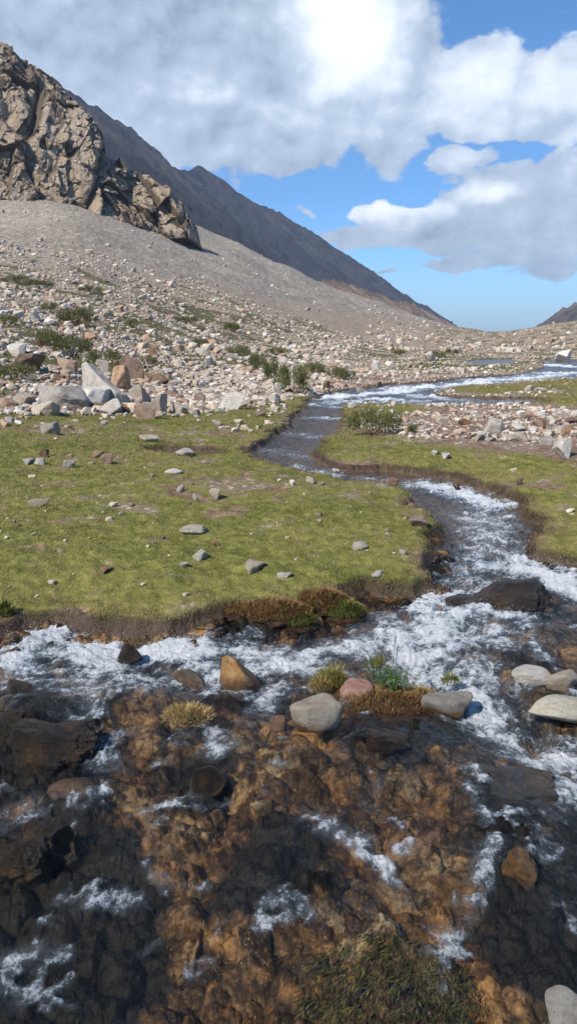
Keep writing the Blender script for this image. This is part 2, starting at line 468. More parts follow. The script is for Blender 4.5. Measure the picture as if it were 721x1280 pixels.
def mat_water():
    m = NT('running_water'); P = m.pos()
    foam, strk, fg = m.at('foam'), m.at('streak'), m.at('fg')
    h1 = m.noise(P, 11, 6, .68, .8); h2 = m.noise(P, 48, 4, .7, .6); h3 = m.noise(P, 3.2, 4, .6, .5)
    h = m.math('ADD', m.math('MULTIPLY', h1, 1.0), m.math('MULTIPLY', h2, .42))
    h = m.math('ADD', h, m.math('MULTIPLY', strk, .12))
    near = m.bump(h, .9, .035)
    soft = m.bump(h, .8, .022); fr = m.n('Fresnel', IOR=1.33); m.l(soft, fr.inputs['Normal'])
    gl = m.n('BsdfGlossy', Roughness=.07); gl.inputs['Color'].default_value = (1, 1, 1, 1); m.l(near, gl.inputs['Normal'])
    tr = m.n('BsdfTransparent'); tr.inputs['Color'].default_value = (.95, .92, .85, 1)
    clear = m.n('MixShader'); m.l(m.math('MINIMUM', fr.outputs[0], .38), clear.inputs[0]); m.l(tr.outputs[0], clear.inputs[1]); m.l(gl.outputs[0], clear.inputs[2])
    # milky bubbles suspended in fast water
    fn = m.noise(P, 8, 8, .72, .5); ff = m.noise(P, 38, 6, .75, .3)
    a = m.math('ADD', m.math('MULTIPLY', m.math('SUBTRACT', fn, .5), 1.9), m.math('MULTIPLY', m.math('SUBTRACT', ff, .5), 1.5))
    a = m.math('ADD', a, m.math('MULTIPLY', strk, .16))
    gate = m.mr(foam, .02, .45, .22, .85, False)
    a = m.math('ADD', m.math('MULTIPLY', foam, .74), m.math('MULTIPLY', a, gate))
    fa = m.mr(a, .28, .80)
    fa = m.math('MAXIMUM', fa, m.math('MULTIPLY', m.mr(foam, .14, .95, 0, .42), m.mr(fn, .30, .62)))
    fcol = m.mix(m.mr(a, .40, .95), (.36, .43, .50), (.80, .84, .87))
    fb = m.bump(m.math('ADD', h, m.math('MULTIPLY', ff, .8)), 1.0, .05)
    fo = m.bsdf(fcol, .45, fb, .5)
    mx = m.n('MixShader'); m.l(m.math('MULTIPLY', fa, .88), mx.inputs[0]); m.l(clear.outputs[0], mx.inputs[1]); m.l(fo, mx.inputs[2])
    return m.done(mx.outputs[0])

def mat_leaf(name, cols, trans=.25, rough=.6):
    m = NT(name)
    c = m.at('tint', 'Color')
    d = m.bsdf(c, rough, None, .25)
    t = m.n('BsdfTranslucent'); m.l(c, t.inputs['Color'])
    mx = m.n('MixShader', Fac=trans); m.l(d, mx.inputs[1]); m.l(t.outputs[0], mx.inputs[2])
    return m.done(mx.outputs[0])

M = dict(ground=mat_ground(), hill=mat_hill(), bed=mat_bed(), scatter=mat_scatter(), cliff=mat_cliff(), water=mat_water(),
         leaf=mat_leaf('leaf', None),
         pale=mat_rock('pale_granite', (.33, .28, .22), (.46, .40, .325), (.56, .50, .42)),
         white=mat_rock('whitish_granite', (.42, .385, .33), (.54, .505, .45), (.62, .59, .55), speck=.6),
         grey=mat_rock('grey_rock', (.29, .27, .235), (.41, .38, .335), (.49, .46, .41)),
         tan=mat_rock('tan_rock', (.20, .13, .085), (.33, .235, .165), (.42, .32, .24)),
         orange=mat_rock('orange_rock', (.22, .14, .09), (.37, .26, .175), (.45, .34, .25)),
         brown=mat_rock('brown_rock', (.10, .06, .04), (.18, .115, .075), (.27, .19, .13)),
         speckled=mat_rock('speckled_granite', (.30, .25, .19), (.43, .385, .32), (.52, .48, .42), coat=(-.55, -.15, (.10, .055, .02)), speck=.75, scale=1.5),
         rust=mat_rock('rusty_wet_rock', (.13, .07, .03), (.25, .15, .07), (.37, .26, .15), coat=(-.3, .35, (.06, .03, .010)), rough=.5, wet=1, scale=1.4),
         red=mat_rock('reddish_granite', (.25, .12, .085), (.40, .22, .165), (.47, .33, .27), coat=(-.7, -.3, (.08, .03, .015)), speck=.7, scale=1.4),
         wetgrey=mat_rock('grey_rock_wet_edge', (.22, .19, .15), (.34, .31, .265), (.43, .40, .35), coat=(-.1, .28, (.15, .075, .015)), scale=1.3),
         cream=mat_rock('cream_slab', (.50, .45, .32), (.62, .57, .44), (.66, .63, .53), speck=.3, coat=(-.6, -.1, (.14, .09, .04))),
         black=mat_rock('black_wet_rock', (.005, .004, .003), (.016, .011, .007), (.06, .036, .016), wet=1, rough=.3, speck=.6),
         ochre=mat_rock('ochre_wet_rock', (.025, .016, .009), (.085, .050, .024), (.17, .115, .062), wet=1, rough=.28, speck=.6, scale=1.8))

# ------------------------------------------------------------------ ground grid
def rows():
    r = [0.9]
    while r[-1] < 2900:
        d = r[-1]
        k = .0030 if d < 8 else (.0042 if d < 30 else (.007 if d < 120 else (.014 if d < 700 else .06)))
        r.append(d * (1 + k))
    return np.array(r)
def colsf():
    core = np.linspace(-.43, .43, 860)
    l = -np.geomspace(.432, 1.1, 110)[::-1]; r = np.geomspace(.432, 1.1, 110)
    return np.concatenate([l, core, r])
RR, CC = rows(), colsf()
AZ, DD = np.meshgrid(CC, RR)
GX = (DD * np.sin(AZ)).ravel(); GY = (DD * np.cos(AZ)).ravel()
NR, NC = len(RR), len(CC)
print('grid', NR, NC)
gz, s_, sb_, mk_ = terrain(GX, GY, True)
ii = np.arange(NR * NC).reshape(NR, NC)
QUAD = np.stack([ii[:-1, :-1], ii[:-1, 1:], ii[1:, 1:], ii[1:, :-1]], -1).reshape(-1, 4)
d_ = mk_['d']
nearm = d_ < 130
def msd(poly, w=1.0):
    r = np.full(GX.shape, -30.)
    r[nearm] = -sdf(poly, GX[nearm], GY[nearm]); return r
ng = fbm(GX / .8, GY / .8, 4, 80); ngb = fbm(GX / 3.5, GY / 3.5, 4, 81)
sc_ = np.clip(d_ / 10, 1, 5)
gA = sst(-.25, .25, msd(GL) / sc_ + ng * .5 + ngb * .5 * sst(11, 14, d_))
gB = sst(-.2, .2, msd(GR) / sc_ + ng * .45)
gC = np.zeros_like(gA)
for g in GS: gC = np.maximum(gC, sst(-.3, .3, msd(g) / sc_ + ngb * .6))
bare = sst(.30, .55, ngb * .6 + ng * .7)
brown = sst(.16, .42, fbm(GX / .45, GY / .45, 4, 85) * .8 + fbm(GX / 2.5, GY / 2.5, 2, 86) * .45)
gmask = np.clip(np.maximum(gA, gB), 0, 1) * (1 - .55 * bare) * (1 - .85 * brown)
gmask = np.maximum(gmask, gC * .85 * (1 - bare * .6))
# patches of grass up the rubble slope
hp = sst(.0, .30, fbm(GX / 7, GY / 5, 4, 90) + .5 * fbm(GX / 1.4, GY / 1.4, 3, 91) - np.clip((mk_['hill'] - 7) / 8, 0, 1.2) + .12)
hillside = (mk_['hill'] > .25) | (d_ > 40)
gmask = np.where(hillside, np.maximum(gmask, hp * (.85 * (d_ < 150) + .7 * ((d_ >= 150) & (d_ < 500) & (AZ.ravel() > .18)))), gmask)
smin = np.minimum(s_, sb_)
wet_shade = sst(.15, .06, smin)  # damp bank soil, with the undercut's shadow darkened into the same mask
lipm = gmask * ((smin > .005) & (smin < .085) & (d_ < 14))
gmask = gmask * sst(.015, .06, smin / np.clip(d_ / 8, 1, 3))
gravel = np.where(hillside, sst(16, 6, mk_['hill'] + 2.5 * ngb), sst(-.1, .35, ng + .15))
farm = sst(45, 90, d_)
st = mk_['rv'][:, 2] * .999
ALG = [(50,930,.35,1),(30,1080,.35,1),(150,1150,.45,1.1),(60,1180,.3,1),(520,905,.35,1),(370,1060,.2,.8),(640,1150,.3,1),(690,1060,.3,.7),(250,980,.2,.6),(330,1130,.15,.5),
       (230,1060,.25,-1.0),(360,950,.3,-.7),(450,1000,.25,-.6),(400,1230,.45,-.9),(560,1120,.2,-.9),(270,1250,.4,-1.0),(600,1240,.3,-.6),(180,900,.2,-.5),(560,960,.15,-.6),(690,790,.3,-.8)]
alg = np.zeros_like(GX)
for a_, b_, r_, w_ in ALG:
    c_ = flat(a_, b_); alg += w_ * np.exp(-((GX - c_[0]) ** 2 + (GY - c_[1]) ** 2) / (r_ * r_))

fx = smin[QUAD].min(1)
fd = d_[QUAD].min(1); fh = mk_['hill'][QUAD].max(1)
lab = np.where((fx < .0) & (fd < 130), 0, np.where((fh > .35) | (fd > 40), 2, 1))
VV = np.stack([GX, GY, gz], 1)
AT = dict(grass=gmask, gravel=gravel, wet=wet_shade, far=farm, fg=mk_['fg'], stone=st, algae=alg)
def part(name, k, mat, keys):
    fc = QUAD[lab == k]; u, inv = np.unique(fc, return_inverse=True)
    return mk(name, VV[u], inv.reshape(fc.shape), mat, attrs={a: AT[a][u] for a in keys})
tag(part('streambed', 0, M['bed'], ('fg', 'stone', 'algae')), 'dark brown and orange stony bed under the clear stream water', 'streambed', kind='structure')
tag(part('ground', 1, M['ground'], ('grass', 'gravel', 'wet', 'far')), 'short green meadow turf and pale gravel flats beside the stream', 'ground', kind='structure')
tag(part('hillside', 2, M['hill'], ('grass', 'gravel')), 'grey brown scree slope rising to the left with valley floor below', 'hillside', kind='structure')

_ROWS_T = np.concatenate([np.geomspace(1, 20, 3000), np.geomspace(20.01, 900, 3000)])
def hit(px, py):
    r = ray(px, py); h = math.hypot(r[0], r[1]); r = r / h
    x, y, z = r[0] * _ROWS_T, r[1] * _ROWS_T, CZ + r[2] * _ROWS_T
    t = terrain(x, y)
    t = np.maximum(t, np.where(t < B(y) - .02, B(y) - .03, t))
    k = np.argmax(z < t)
    if not (z < t).any(): k = len(x) - 1
    return x[k], y[k], t[k], _ROWS_T[k] * math.sqrt(1 + r[2] ** 2)

# ------------------------------------------------------------------ water sheet
# foam strokes: photo points, half width in metres, strength
FO = [([(720,735),(690,720),(655,708)], .14, 1.1), ([(721,705),(690,703),(650,700)], .10, .8), ([(600,690),(596,665),(588,640)], .16, .62), ([(640,690),(600,700),(575,705)], .14, .6),
      ([(535,603),(575,612),(620,628)], .20, 1.0), ([(455,595),(500,602)], .12, .45), ([(370,583),(420,593)], .16, .6), ([(610,640),(600,660)], .2, .45),
      ([(530,750),(550,742),(580,735)], .09, .95), ([(560,762),(530,790),(490,800)], .20, .85), ([(620,770),(570,800),(540,835)], .22, .75), ([(540,840),(590,860),(600,880)], .14, .85),
      ([(500,815),(520,835),(560,850)], .14, .9), ([(600,870),(640,910),(690,950),(740,1000)], .16, .72), ([(640,905),(700,910),(740,930)], .10, .5),
      ([(640,720),(560,760)], .16, .55), ([(700,760),(640,790)], .22, .28),
      ([(-80,825),(0,818),(40,790),(75,775),(105,800)], .16, .85), ([(105,800),(140,812),(180,802),(240,806)], .15, 1.0), ([(0,830),(60,830),(140,838),(250,850)], .16, .62),
      ([(200,790),(250,785),(300,790),(350,800)], .10, .55), ([(250,850),(300,868)], .06, .5), ([(240,825),(275,840),(255,870)], .07, .7), ([(330,830),(370,822),(420,806),(460,805)], .12, .85),
      ([(350,850),(330,900)], .07, .6), ([(440,800),(480,790),(520,770)], .12, .7), ([(100,870),(120,920),(130,960)], .07, .55), ([(60,870),(110,860)], .07, .55),
      ([(150,860),(110,880)], .05, .5), ([(255,925),(270,950)], .05, .6), ([(130,935),(160,925)], .05, .55),
      ([(390,1040),(420,1055),(440,1062)], .05, .6), ([(455,1080),(490,1092)], .035, .7), ([(600,1000),(605,1060),(600,1140)], .04, .55), ([(590,1130),(610,1170)], .03, .4),
      ([(80,1115),(140,1130),(160,1120)], .035, .6), ([(0,1200),(40,1190),(80,1180)], .035, .5), ([(0,1235),(20,1230)], .03, .4), ([(200,1100),(260,1110)], .03, .4), ([(0,1020),(40,1000)], .06, .4),
      ([(180,1190),(190,1170)], .02, .4), ([(450,1010),(480,990)], .05, .35), ([(410,780),(470,775)], .06, .35),
      ([(20,800),(90,830),(180,860)], .14, .6), ([(0,850),(50,850)], .08, .6), ([(300,810),(380,830),(420,840)], .10, .7), ([(200,860),(250,880)], .07, .5), ([(600,730),(560,750),(520,775)], .18, .75), ([(580,830),(620,850)], .16, .6), ([(600,620),(620,660),(600,710)], .22, .6), ([(402,497),(440,493),(500,489)], .45, 1.0), ([(410,502),(440,500)], .3, .8), ([(500,486),(550,481),(600,478)], .6, 1.0), ([(600,475),(650,473),(690,468)], .7, .9), ([(685,456),(721,458),(760,460)], 1.0, 1.0), ([(690,466),(740,466)], .8, .9), ([(520,494),(560,498)], .35, .8), ([(460,498),(520,500)], .4, .8),
      ([(430,502),(500,503),(560,504)], .35, .6), ([(385,520),(420,522)], .2, .6), ([(360,540),(395,545)], .2, .4), ([(330,560),(385,570)], .2, .35), ([(560,500),(640,500)], .4, .4),
      ([(210,566),(235,568)], .12, .6), ([(395,505),(425,508)], .2, .7)]
FLOW = [[(721,460),(560,483),(402,495),(395,520),(345,560),(390,583),(520,600),(620,640),(600,690),(600,740),(540,800),(600,880),(721,990)],
        [(721,720),(640,730),(540,800),(400,810),(250,810),(100,810),(0,825),(-200,850)],
        [(540,800),(450,930),(350,1060),(200,1180),(0,1400)], [(540,800),(600,1000),(600,1280)], [(250,810),(180,900),(120,1000),(60,1100),(-100,1280)]]
FLOWP = [plan(f) for f in FLOW]
def flowdir(x, y):
    bx = np.zeros_like(x); by = np.zeros_like(x)
    for ln in FLOWP:
        for a, b in zip(ln[:-1], ln[1:]):
            e = b - a; L = math.sqrt(e @ e)
            t = np.clip(((x - a[0]) * e[0] + (y - a[1]) * e[1]) / (L * L), 0, 1)
            q = (x - a[0] - t * e[0]) ** 2 + (y - a[1] - t * e[1]) ** 2
            w = 1 / (q + .03) ** 2
            bx += w * e[0] / L; by += w * e[1] / L
    n = np.hypot(bx, by) + 1e-9
    return bx / n, by / n

wm = (fx < .22) & (fd < 130)
fcw = QUAD[wm]; u, inv = np.unique(fcw, return_inverse=True)
wx, wy = GX[u], GY[u]; wd = d_[u]; wfg = mk_['fg'][u]
fdx, fdy = flowdir(wx, wy)
wpx = wx + .08 * fbm(wx / .3, wy / .3, 2, 101); wpy = wy + .08 * fbm(wx / .3, wy / .3, 2, 102)
foam = np.zeros_like(wx)
for pts, hw, stg in FO:
    dd = pdist(plan(pts), wpx, wpy)
    foam = np.maximum(foam, 1.22 * stg * np.exp(-(dd / (hw * 1.7)) ** 2))
lic = np.zeros_like(wx); lic2 = np.zeros_like(wx); wsum = 0
wf = sst(8, 22, wd)
def wav(o, sd, g):
    return fbm(wx / .22, wy / .22, o, sd, g) * (1 - wf) + fbm(wx / .8, wy / .8, o, sd + 1, g) * wf
for k in range(-7, 8):
    w = math.exp(-(k / 4.5) ** 2); wsum += w
    xx = wpx + fdx * k * .016; yy = wpy + fdy * k * .016
    xf = wpx + fdx * k * .07; yf = wpy + fdy * k * .07
    lic += w * (pn(xx / .05, yy / .05, 110) * (1 - wf) + pn(xf / .2, yf / .2, 112) * wf)
    lic2 += w * (pn(xx / .028, yy / .028, 111) * (1 - wf) + pn(xf / .1, yf / .1, 113) * wf)
lic = lic / wsum * 3.0; lic2 = lic2 / wsum * 3.5
streak = np.clip(.6 * lic + .45 * lic2, -1.3, 1.3)
foam = np.where(foam < .12, foam * .4, foam)
foam = np.maximum(foam, wfg * .62 * sst(.12, .6, fbm(wx / .35, wy / .28, 3, 140) + .3 * fbm(wx / .07, wy / .06, 2, 141)))
crest = wav(4, 120, .62)
foam = foam + np.clip(foam, 0, .8) * (.75 * crest + .25 * fbm(wpx / .09, wpy / .09, 3, 126))
turb = np.clip(foam, 0, 1)
amp = .012 - .007 * wfg + .03 * turb
wz = wlev(wx, wy) + amp * (crest + .18 * lic) * np.clip(wd / 7, .8, 4) + .004 * lic2 * turb + .012 * turb * fbm(wx / .06, wy / .06, 3, 125, .65) + .002 * lic * wfg+ .012 * turb * wfg
water = mk('water', np.stack([wx, wy, wz], 1), inv.reshape(fcw.shape), M['water'], attrs=dict(foam=foam, streak=streak, fg=wfg))
tag(water, 'clear rushing mountain stream with white foam winding down the valley', 'water', kind='structure')

# droplets thrown up by the white water, plus white dots for sparkles
def ico(n):
    bm = bmesh.new(); bmesh.ops.create_icosphere(bm, subdivisions=n, radius=1)
    v = np.array([x.co[:] for x in bm.verts]); f = np.array([[q.index for q in t.verts] for t in bm.faces]); bm.free(); return v, f
ICO = {n: ico(n) for n in (1, 2, 3, 4, 5, 6)}
OCT = (np.array([(1,0,0),(-1,0,0),(0,1,0),(0,-1,0),(0,0,1),(0,0,-1.)]), np.array([(0,2,4),(2,1,4),(1,3,4),(3,0,4),(2,0,5),(1,2,5),(3,1,5),(0,3,5)]))
def droplets():
    m = NT('water_droplet'); mt = m.done(m.bsdf((.82, .86, .9), .5, None, .3))
    w = np.clip(foam - .35, 0, 1) ** 1.3 * (wd < 9) * wd ** 1.2
    w_sparkle = (wd < 4.8) * .012 * wd * np.clip(fbm(wx / .2, wy / .2, 3, 143) - .15, 0, 1)  # added droplets away from foam, white dots standing in for glints
    p = w + w_sparkle; p = p / p.sum()
    k = RNG.choice(len(wx), 14000, p=p)
    h = RNG.exponential(.018, len(k)) * (foam[k] + .25)
    c = np.stack([wx[k] + RNG.normal(0, .012, len(k)), wy[k] + RNG.normal(0, .012, len(k)), wz[k] + h + .001], 1)
    r = RNG.uniform(.0006, .0016, len(k)) * np.clip(wd[k] / 4, .7, 1.6)
    V = (c[:, None] + OCT[0][None] * r[:, None, None]).reshape(-1, 3)
    Fc = (OCT[1][None] + np.arange(len(k))[:, None, None] * 6).reshape(-1, 3)
    tag(mk('water_spray', V, Fc, mt), 'fine white droplets over the rapids and sparkle dots on near water', 'spray', kind='stuff')
droplets()

# ------------------------------------------------------------------ rocks
def rock_shape(seed, sub=4, planes=11, sharp=18., rnd=.04, dims=(1, 1, 1)):
    r = np.random.default_rng(seed); v, f = ICO[sub]
    n = r.normal(size=(planes, 3)); n[0] = (0, 0, 1); n[1:5, 2] *= .35; n += r.normal(size=n.shape) * .12
    n /= np.linalg.norm(n, axis=1)[:, None]; o = r.uniform(.52, .95, planes)
    q = np.maximum(v @ n.T, 0) / o
    q = (q ** sharp).sum(1) ** (1 / sharp)
    q = np.maximum(q, .62)
    p = v / q[:, None]
    p = p * (1 + rnd * 1.6 * fbm3(p * 1.6 + seed, 3, seed % 50)[:, None] + rnd * .6 * fbm3(p * 6 + seed, 3, seed % 40)[:, None])
    p = p / np.abs(p).max(0)
    return p * np.array(dims), f

def smooth_by(me, ang=38):
    pass

def hero(name, px, py, w, h, mat, label, cat='rock', seed=0, sharp=16., planes=14, rot=0, depth=.8, sub=4, group=None, tilt=0., sink=.3, rnd=.05, base=None, peak=0., lean=0.):
    """rock centred on photo pixel, w x h pixels as seen, built at its real size where it stands"""
    x, y, z, dist = hit(px, py + h * .38 if base is None else base)
    W = w * dist / F / 2; Hh = h * dist / F
    el = max(.25, 1 - (CZ - z) / dist * .5)
    hz = max(Hh * .5 / (1 - sink) * (1.05 if (CZ - z) / dist < .2 else .85), W * .35)
    p, f = rock_shape(seed + 100, sub, planes, sharp, rnd)
    if peak:
        k = (p[:, 2:3] + 1) / 2; p[:, :2] *= 1 - peak * k ** 1.2; p[:, 0] += lean * k[:, 0]
    o = mk(name, p, f, mat, smooth=False)
    o.scale = (W, W * depth, hz); o.rotation_euler = (tilt * .3, tilt, rot)
    o.location = (x, y + W * depth * .3, z + hz * (1 - 2 * sink) * .9 if sink < .5 else z)
    for pl in o.data.polygons: pl.use_smooth = sharp < 13
    tag(o, label, cat, group)
    return o

def set_smooth(o):
    o.data.polygons.foreach_set('use_smooth', np.ones(len(o.data.polygons), bool))

# -- rocks standing in the stream
H = hero
H('rock', 395, 893, 74, 52, M['speckled'], 'pale speckled boulder with square corners below the red rock in the stream', seed=3, sharp=9, sub=5, depth=.8, rot=.4, tilt=.25, sink=.22, rnd=.04)
H('rock', 305, 842, 64, 62, M['rust'], 'tall pointed rust orange rock splitting the rapids', seed=8, sharp=22, sub=5, depth=.8, rot=.1, sink=.2, peak=.72, lean=-.55, tilt=-.12)
H('rock', 443, 863, 46, 36, M['red'], 'reddish rock beside the green herbs on the mossy islet', seed=12, sharp=10, sub=5, sink=.25)
H('rock', 556, 881, 66, 34, M['wetgrey'], 'flat grey rock with wet orange rim at the right end of the islet', seed=15, sharp=10, sub=5, depth=.7, tilt=.15, sink=.25)
H('rock', 667, 840, 50, 30, M['white'], 'rounded whitish rock in shallow water above the cream slab', seed=18, sharp=8, sub=5, sink=.25)
H('rock', 705, 848, 44, 26, M['pale'], 'smaller tan rock touching the whitish rock at the right edge', seed=21, sharp=9, sub=5, sink=.28)
H('rock', 705, 890, 160, 34, M['cream'], 'broad flat cream slab lying in the water at the right edge', seed=24, sharp=9, sub=5, depth=.42, sink=.3)
H('rock', 640, 742, 125, 46, M['black'], 'wide black wet hump in the middle of the upper rapids', seed=27, rnd=.16, sharp=14, sub=5, depth=.55, sink=.35)
H('rock', 575, 752, 46, 18, M['black'], 'small black wet rock left of the wide black hump', seed=30, sharp=8, sub=5, depth=.6, sink=.35)
H('rock', 72, 925, 108, 66, M['black'], 'large glossy black boulder near the left edge below the foam', seed=33, rnd=.2, sharp=14, sub=6, depth=.75, sink=.4)
H('rock', 22, 905, 80, 50, M['black'], 'black wet boulder cut by the left edge beside the large glossy one', seed=36, rnd=.2, sharp=14, sub=6, depth=.8, sink=.44)
H('rock', 48, 1060, 98, 82, M['black'], 'dark rounded mossy boulder at the lower left edge', seed=39, rnd=.2, sharp=14, sub=6, depth=.8, sink=.42)
H('rock', 262, 975, 50, 46, M['black'], 'upright dark wet stone below the dry grass tuft', seed=42, sharp=11, sub=5, sink=.25)
H('rock', 343, 905, 28, 24, M['brown'], 'small dark brown stone left of the pale speckled boulder', seed=45, sharp=9, sub=4, sink=.3)
H('rock', 92, 982, 66, 40, M['ochre'], 'low ochre stone under the large glossy black boulder', seed=48, sharp=8, sub=5, sink=.36)
H('rock', 163, 817, 34, 22, M['black'], 'small black rock poking out of the white foam at left', seed=51, sharp=10, sub=4, sink=.3)
H('rock', 480, 925, 60, 14, M['black'], 'low black rock under the islet with water sliding over it', seed=54, sharp=9, sub=6, sink=.46, rnd=.15)
H('rock', 640, 985, 125, 30, M['black'], 'long dark slanting ledge beside the lower right rapids', seed=57, rnd=.16, sharp=14, sub=5, depth=.7, sink=.46)
H('rock', 575, 1120, 70, 34, M['ochre'], 'orange brown streaked stone in the lower right shallows', seed=60, sharp=8, sub=6, sink=.48, rnd=.16)
H('rock', 655, 1085, 60, 34, M['ochre'], 'round tawny stone under clear water at lower right', seed=63, sharp=7, sub=6, sink=.48, rnd=.12)
H('rock', 705, 1250, 60, 60, M['grey'], 'greenish grey stone in the bottom right corner', seed=66, sharp=7, sub=5, sink=.35)
H('rock', 25, 860, 44, 22, M['black'], 'flat black rock in foam at the far left', seed=69, sharp=9, sub=4, sink=.35)
H('rock', 235, 845, 44, 20, M['ochre'], 'flat brown rock awash between the foam and the dry tuft', seed=72, sharp=8, sub=4, sink=.38)

# -- stones on the meadow
MEA = [(48,628,27,12,'pale','flat pale stone far left on the meadow'),(165,630,14,10,'tan','tan stone on the meadow nearest the middle of its left half'),
 (242,661,36,15,'pale','largest rounded pale stone in the middle of the meadow'),(270,619,19,14,'pale','upright pale stone above the largest rounded meadow stone'),
 (250,693,22,13,'white','whitish egg shaped stone below the largest rounded meadow stone'),(269,679,17,9,'tan','small tan oval stone between two larger pale meadow stones'),
 (131,711,23,10,'orange','flat orange tinted stone near the front of the meadow'),(75,688,11,7,'pale','small pale cube of stone in the left front of the meadow'),
 (317,707,42,14,'pale','long flat pale stone close to the brown moss clump'),(356,718,20,11,'pale','stone lying half behind the moss clump beside the long flat one'),
 (448,680,29,19,'grey','grey wedge shaped stone on the right of the meadow'),(524,652,34,14,'tan','flat tan slab at the meadow edge by the channel'),
 (388,599,15,11,'pale','pale stone on the meadow edge below the calm channel bend'),(404,604,9,6,'pale','little stone just right of the one below the channel bend'),
 (237,604,13,7,'tan','small tan stone at the back of the meadow centre'),(226,611,14,9,'pale','pale stone in front of the small tan one at the meadow back'),
 (245,622,8,8,'pale','tiny upright stone between the back meadow stones'),(235,629,8,7,'tan','tiny tan stone left of the upright pale stone'),
 (472,717,18,9,'white','whitish stone near the meadow tip by the rapids'),(503,689,13,8,'white','small white stone at the meadow edge above the rapids'),
 (484,668,11,6,'pale','small flat stone near the flat tan slab'),(493,602,20,10,'tan','brown topped stone in the channel mouth above the meadow'),
 (36,576,18,12,'white','white block in front of the brown pointed stone at the meadow back'),(52,577,18,9,'white','low white stone beside the white block at the meadow back'),
 (55,565,16,18,'brown','brown pointed stone at the left back of the meadow'),(88,581,21,9,'grey','grey flat stone right of the white block'),
 (133,574,22,15,'tan','larger brown stone of the pair at the back of the meadow'),(122,567,18,11,'tan','flatter brown stone of the pair at the back of the meadow'),
 (115,579,11,6,'pale','small pale stone at the foot of the brown pair'),(256,577,12,5,'pale','flat stone on the turf below the little side brook'),
 (218,590,26,5,'white','thin white slab in the turf below the side brook'),(190,595,8,6,'tan','small brown stone left of the thin white slab'),
 (65,535,26,20,'grey','dark angular stone standing where the rubble meets the turf'),(398,642,14,7,'tan','rusty stone in the tussocks of the meadow centre'),
 (360,606,10,5,'pale','small flat stone by the left bank of the bend'),(24,656,8,6,'tan','tiny stone in the left meadow'),
 (18,652,6,5,'pale','tiny pale chip at the left meadow edge'),(112,672,8,5,'pale','tiny pale stone between the cube stone and the orange one'),
 (205,672,7,4,'tan','tiny flat chip left of the largest meadow stone'),(206,708,9,4,'tan','thin chip of stone at the front of the meadow'),
 (421,588,12,5,'white','flat white stone at the water edge of the bend'),(185,548,22,10,'pale','pale stone beside the head of the side brook'),
 (232,566,28,6,'white','flat white stone lying in the side brook'),(505,628,12,8,'brown','brown stone in the left bank of the channel')]
for k, (px, py, w, h, mt, lb) in enumerate(MEA):
    H('stone', px, py, w, h, M[mt], lb, 'stone', seed=200 + k, sharp=[9, 12, 16][k % 3], sub=4 if w > 14 else 3, rot=(k * 1.7) % 3, depth=.75, sink=.25, group='stones on the meadow', tilt=((k * 37) % 7 - 3) * .05)

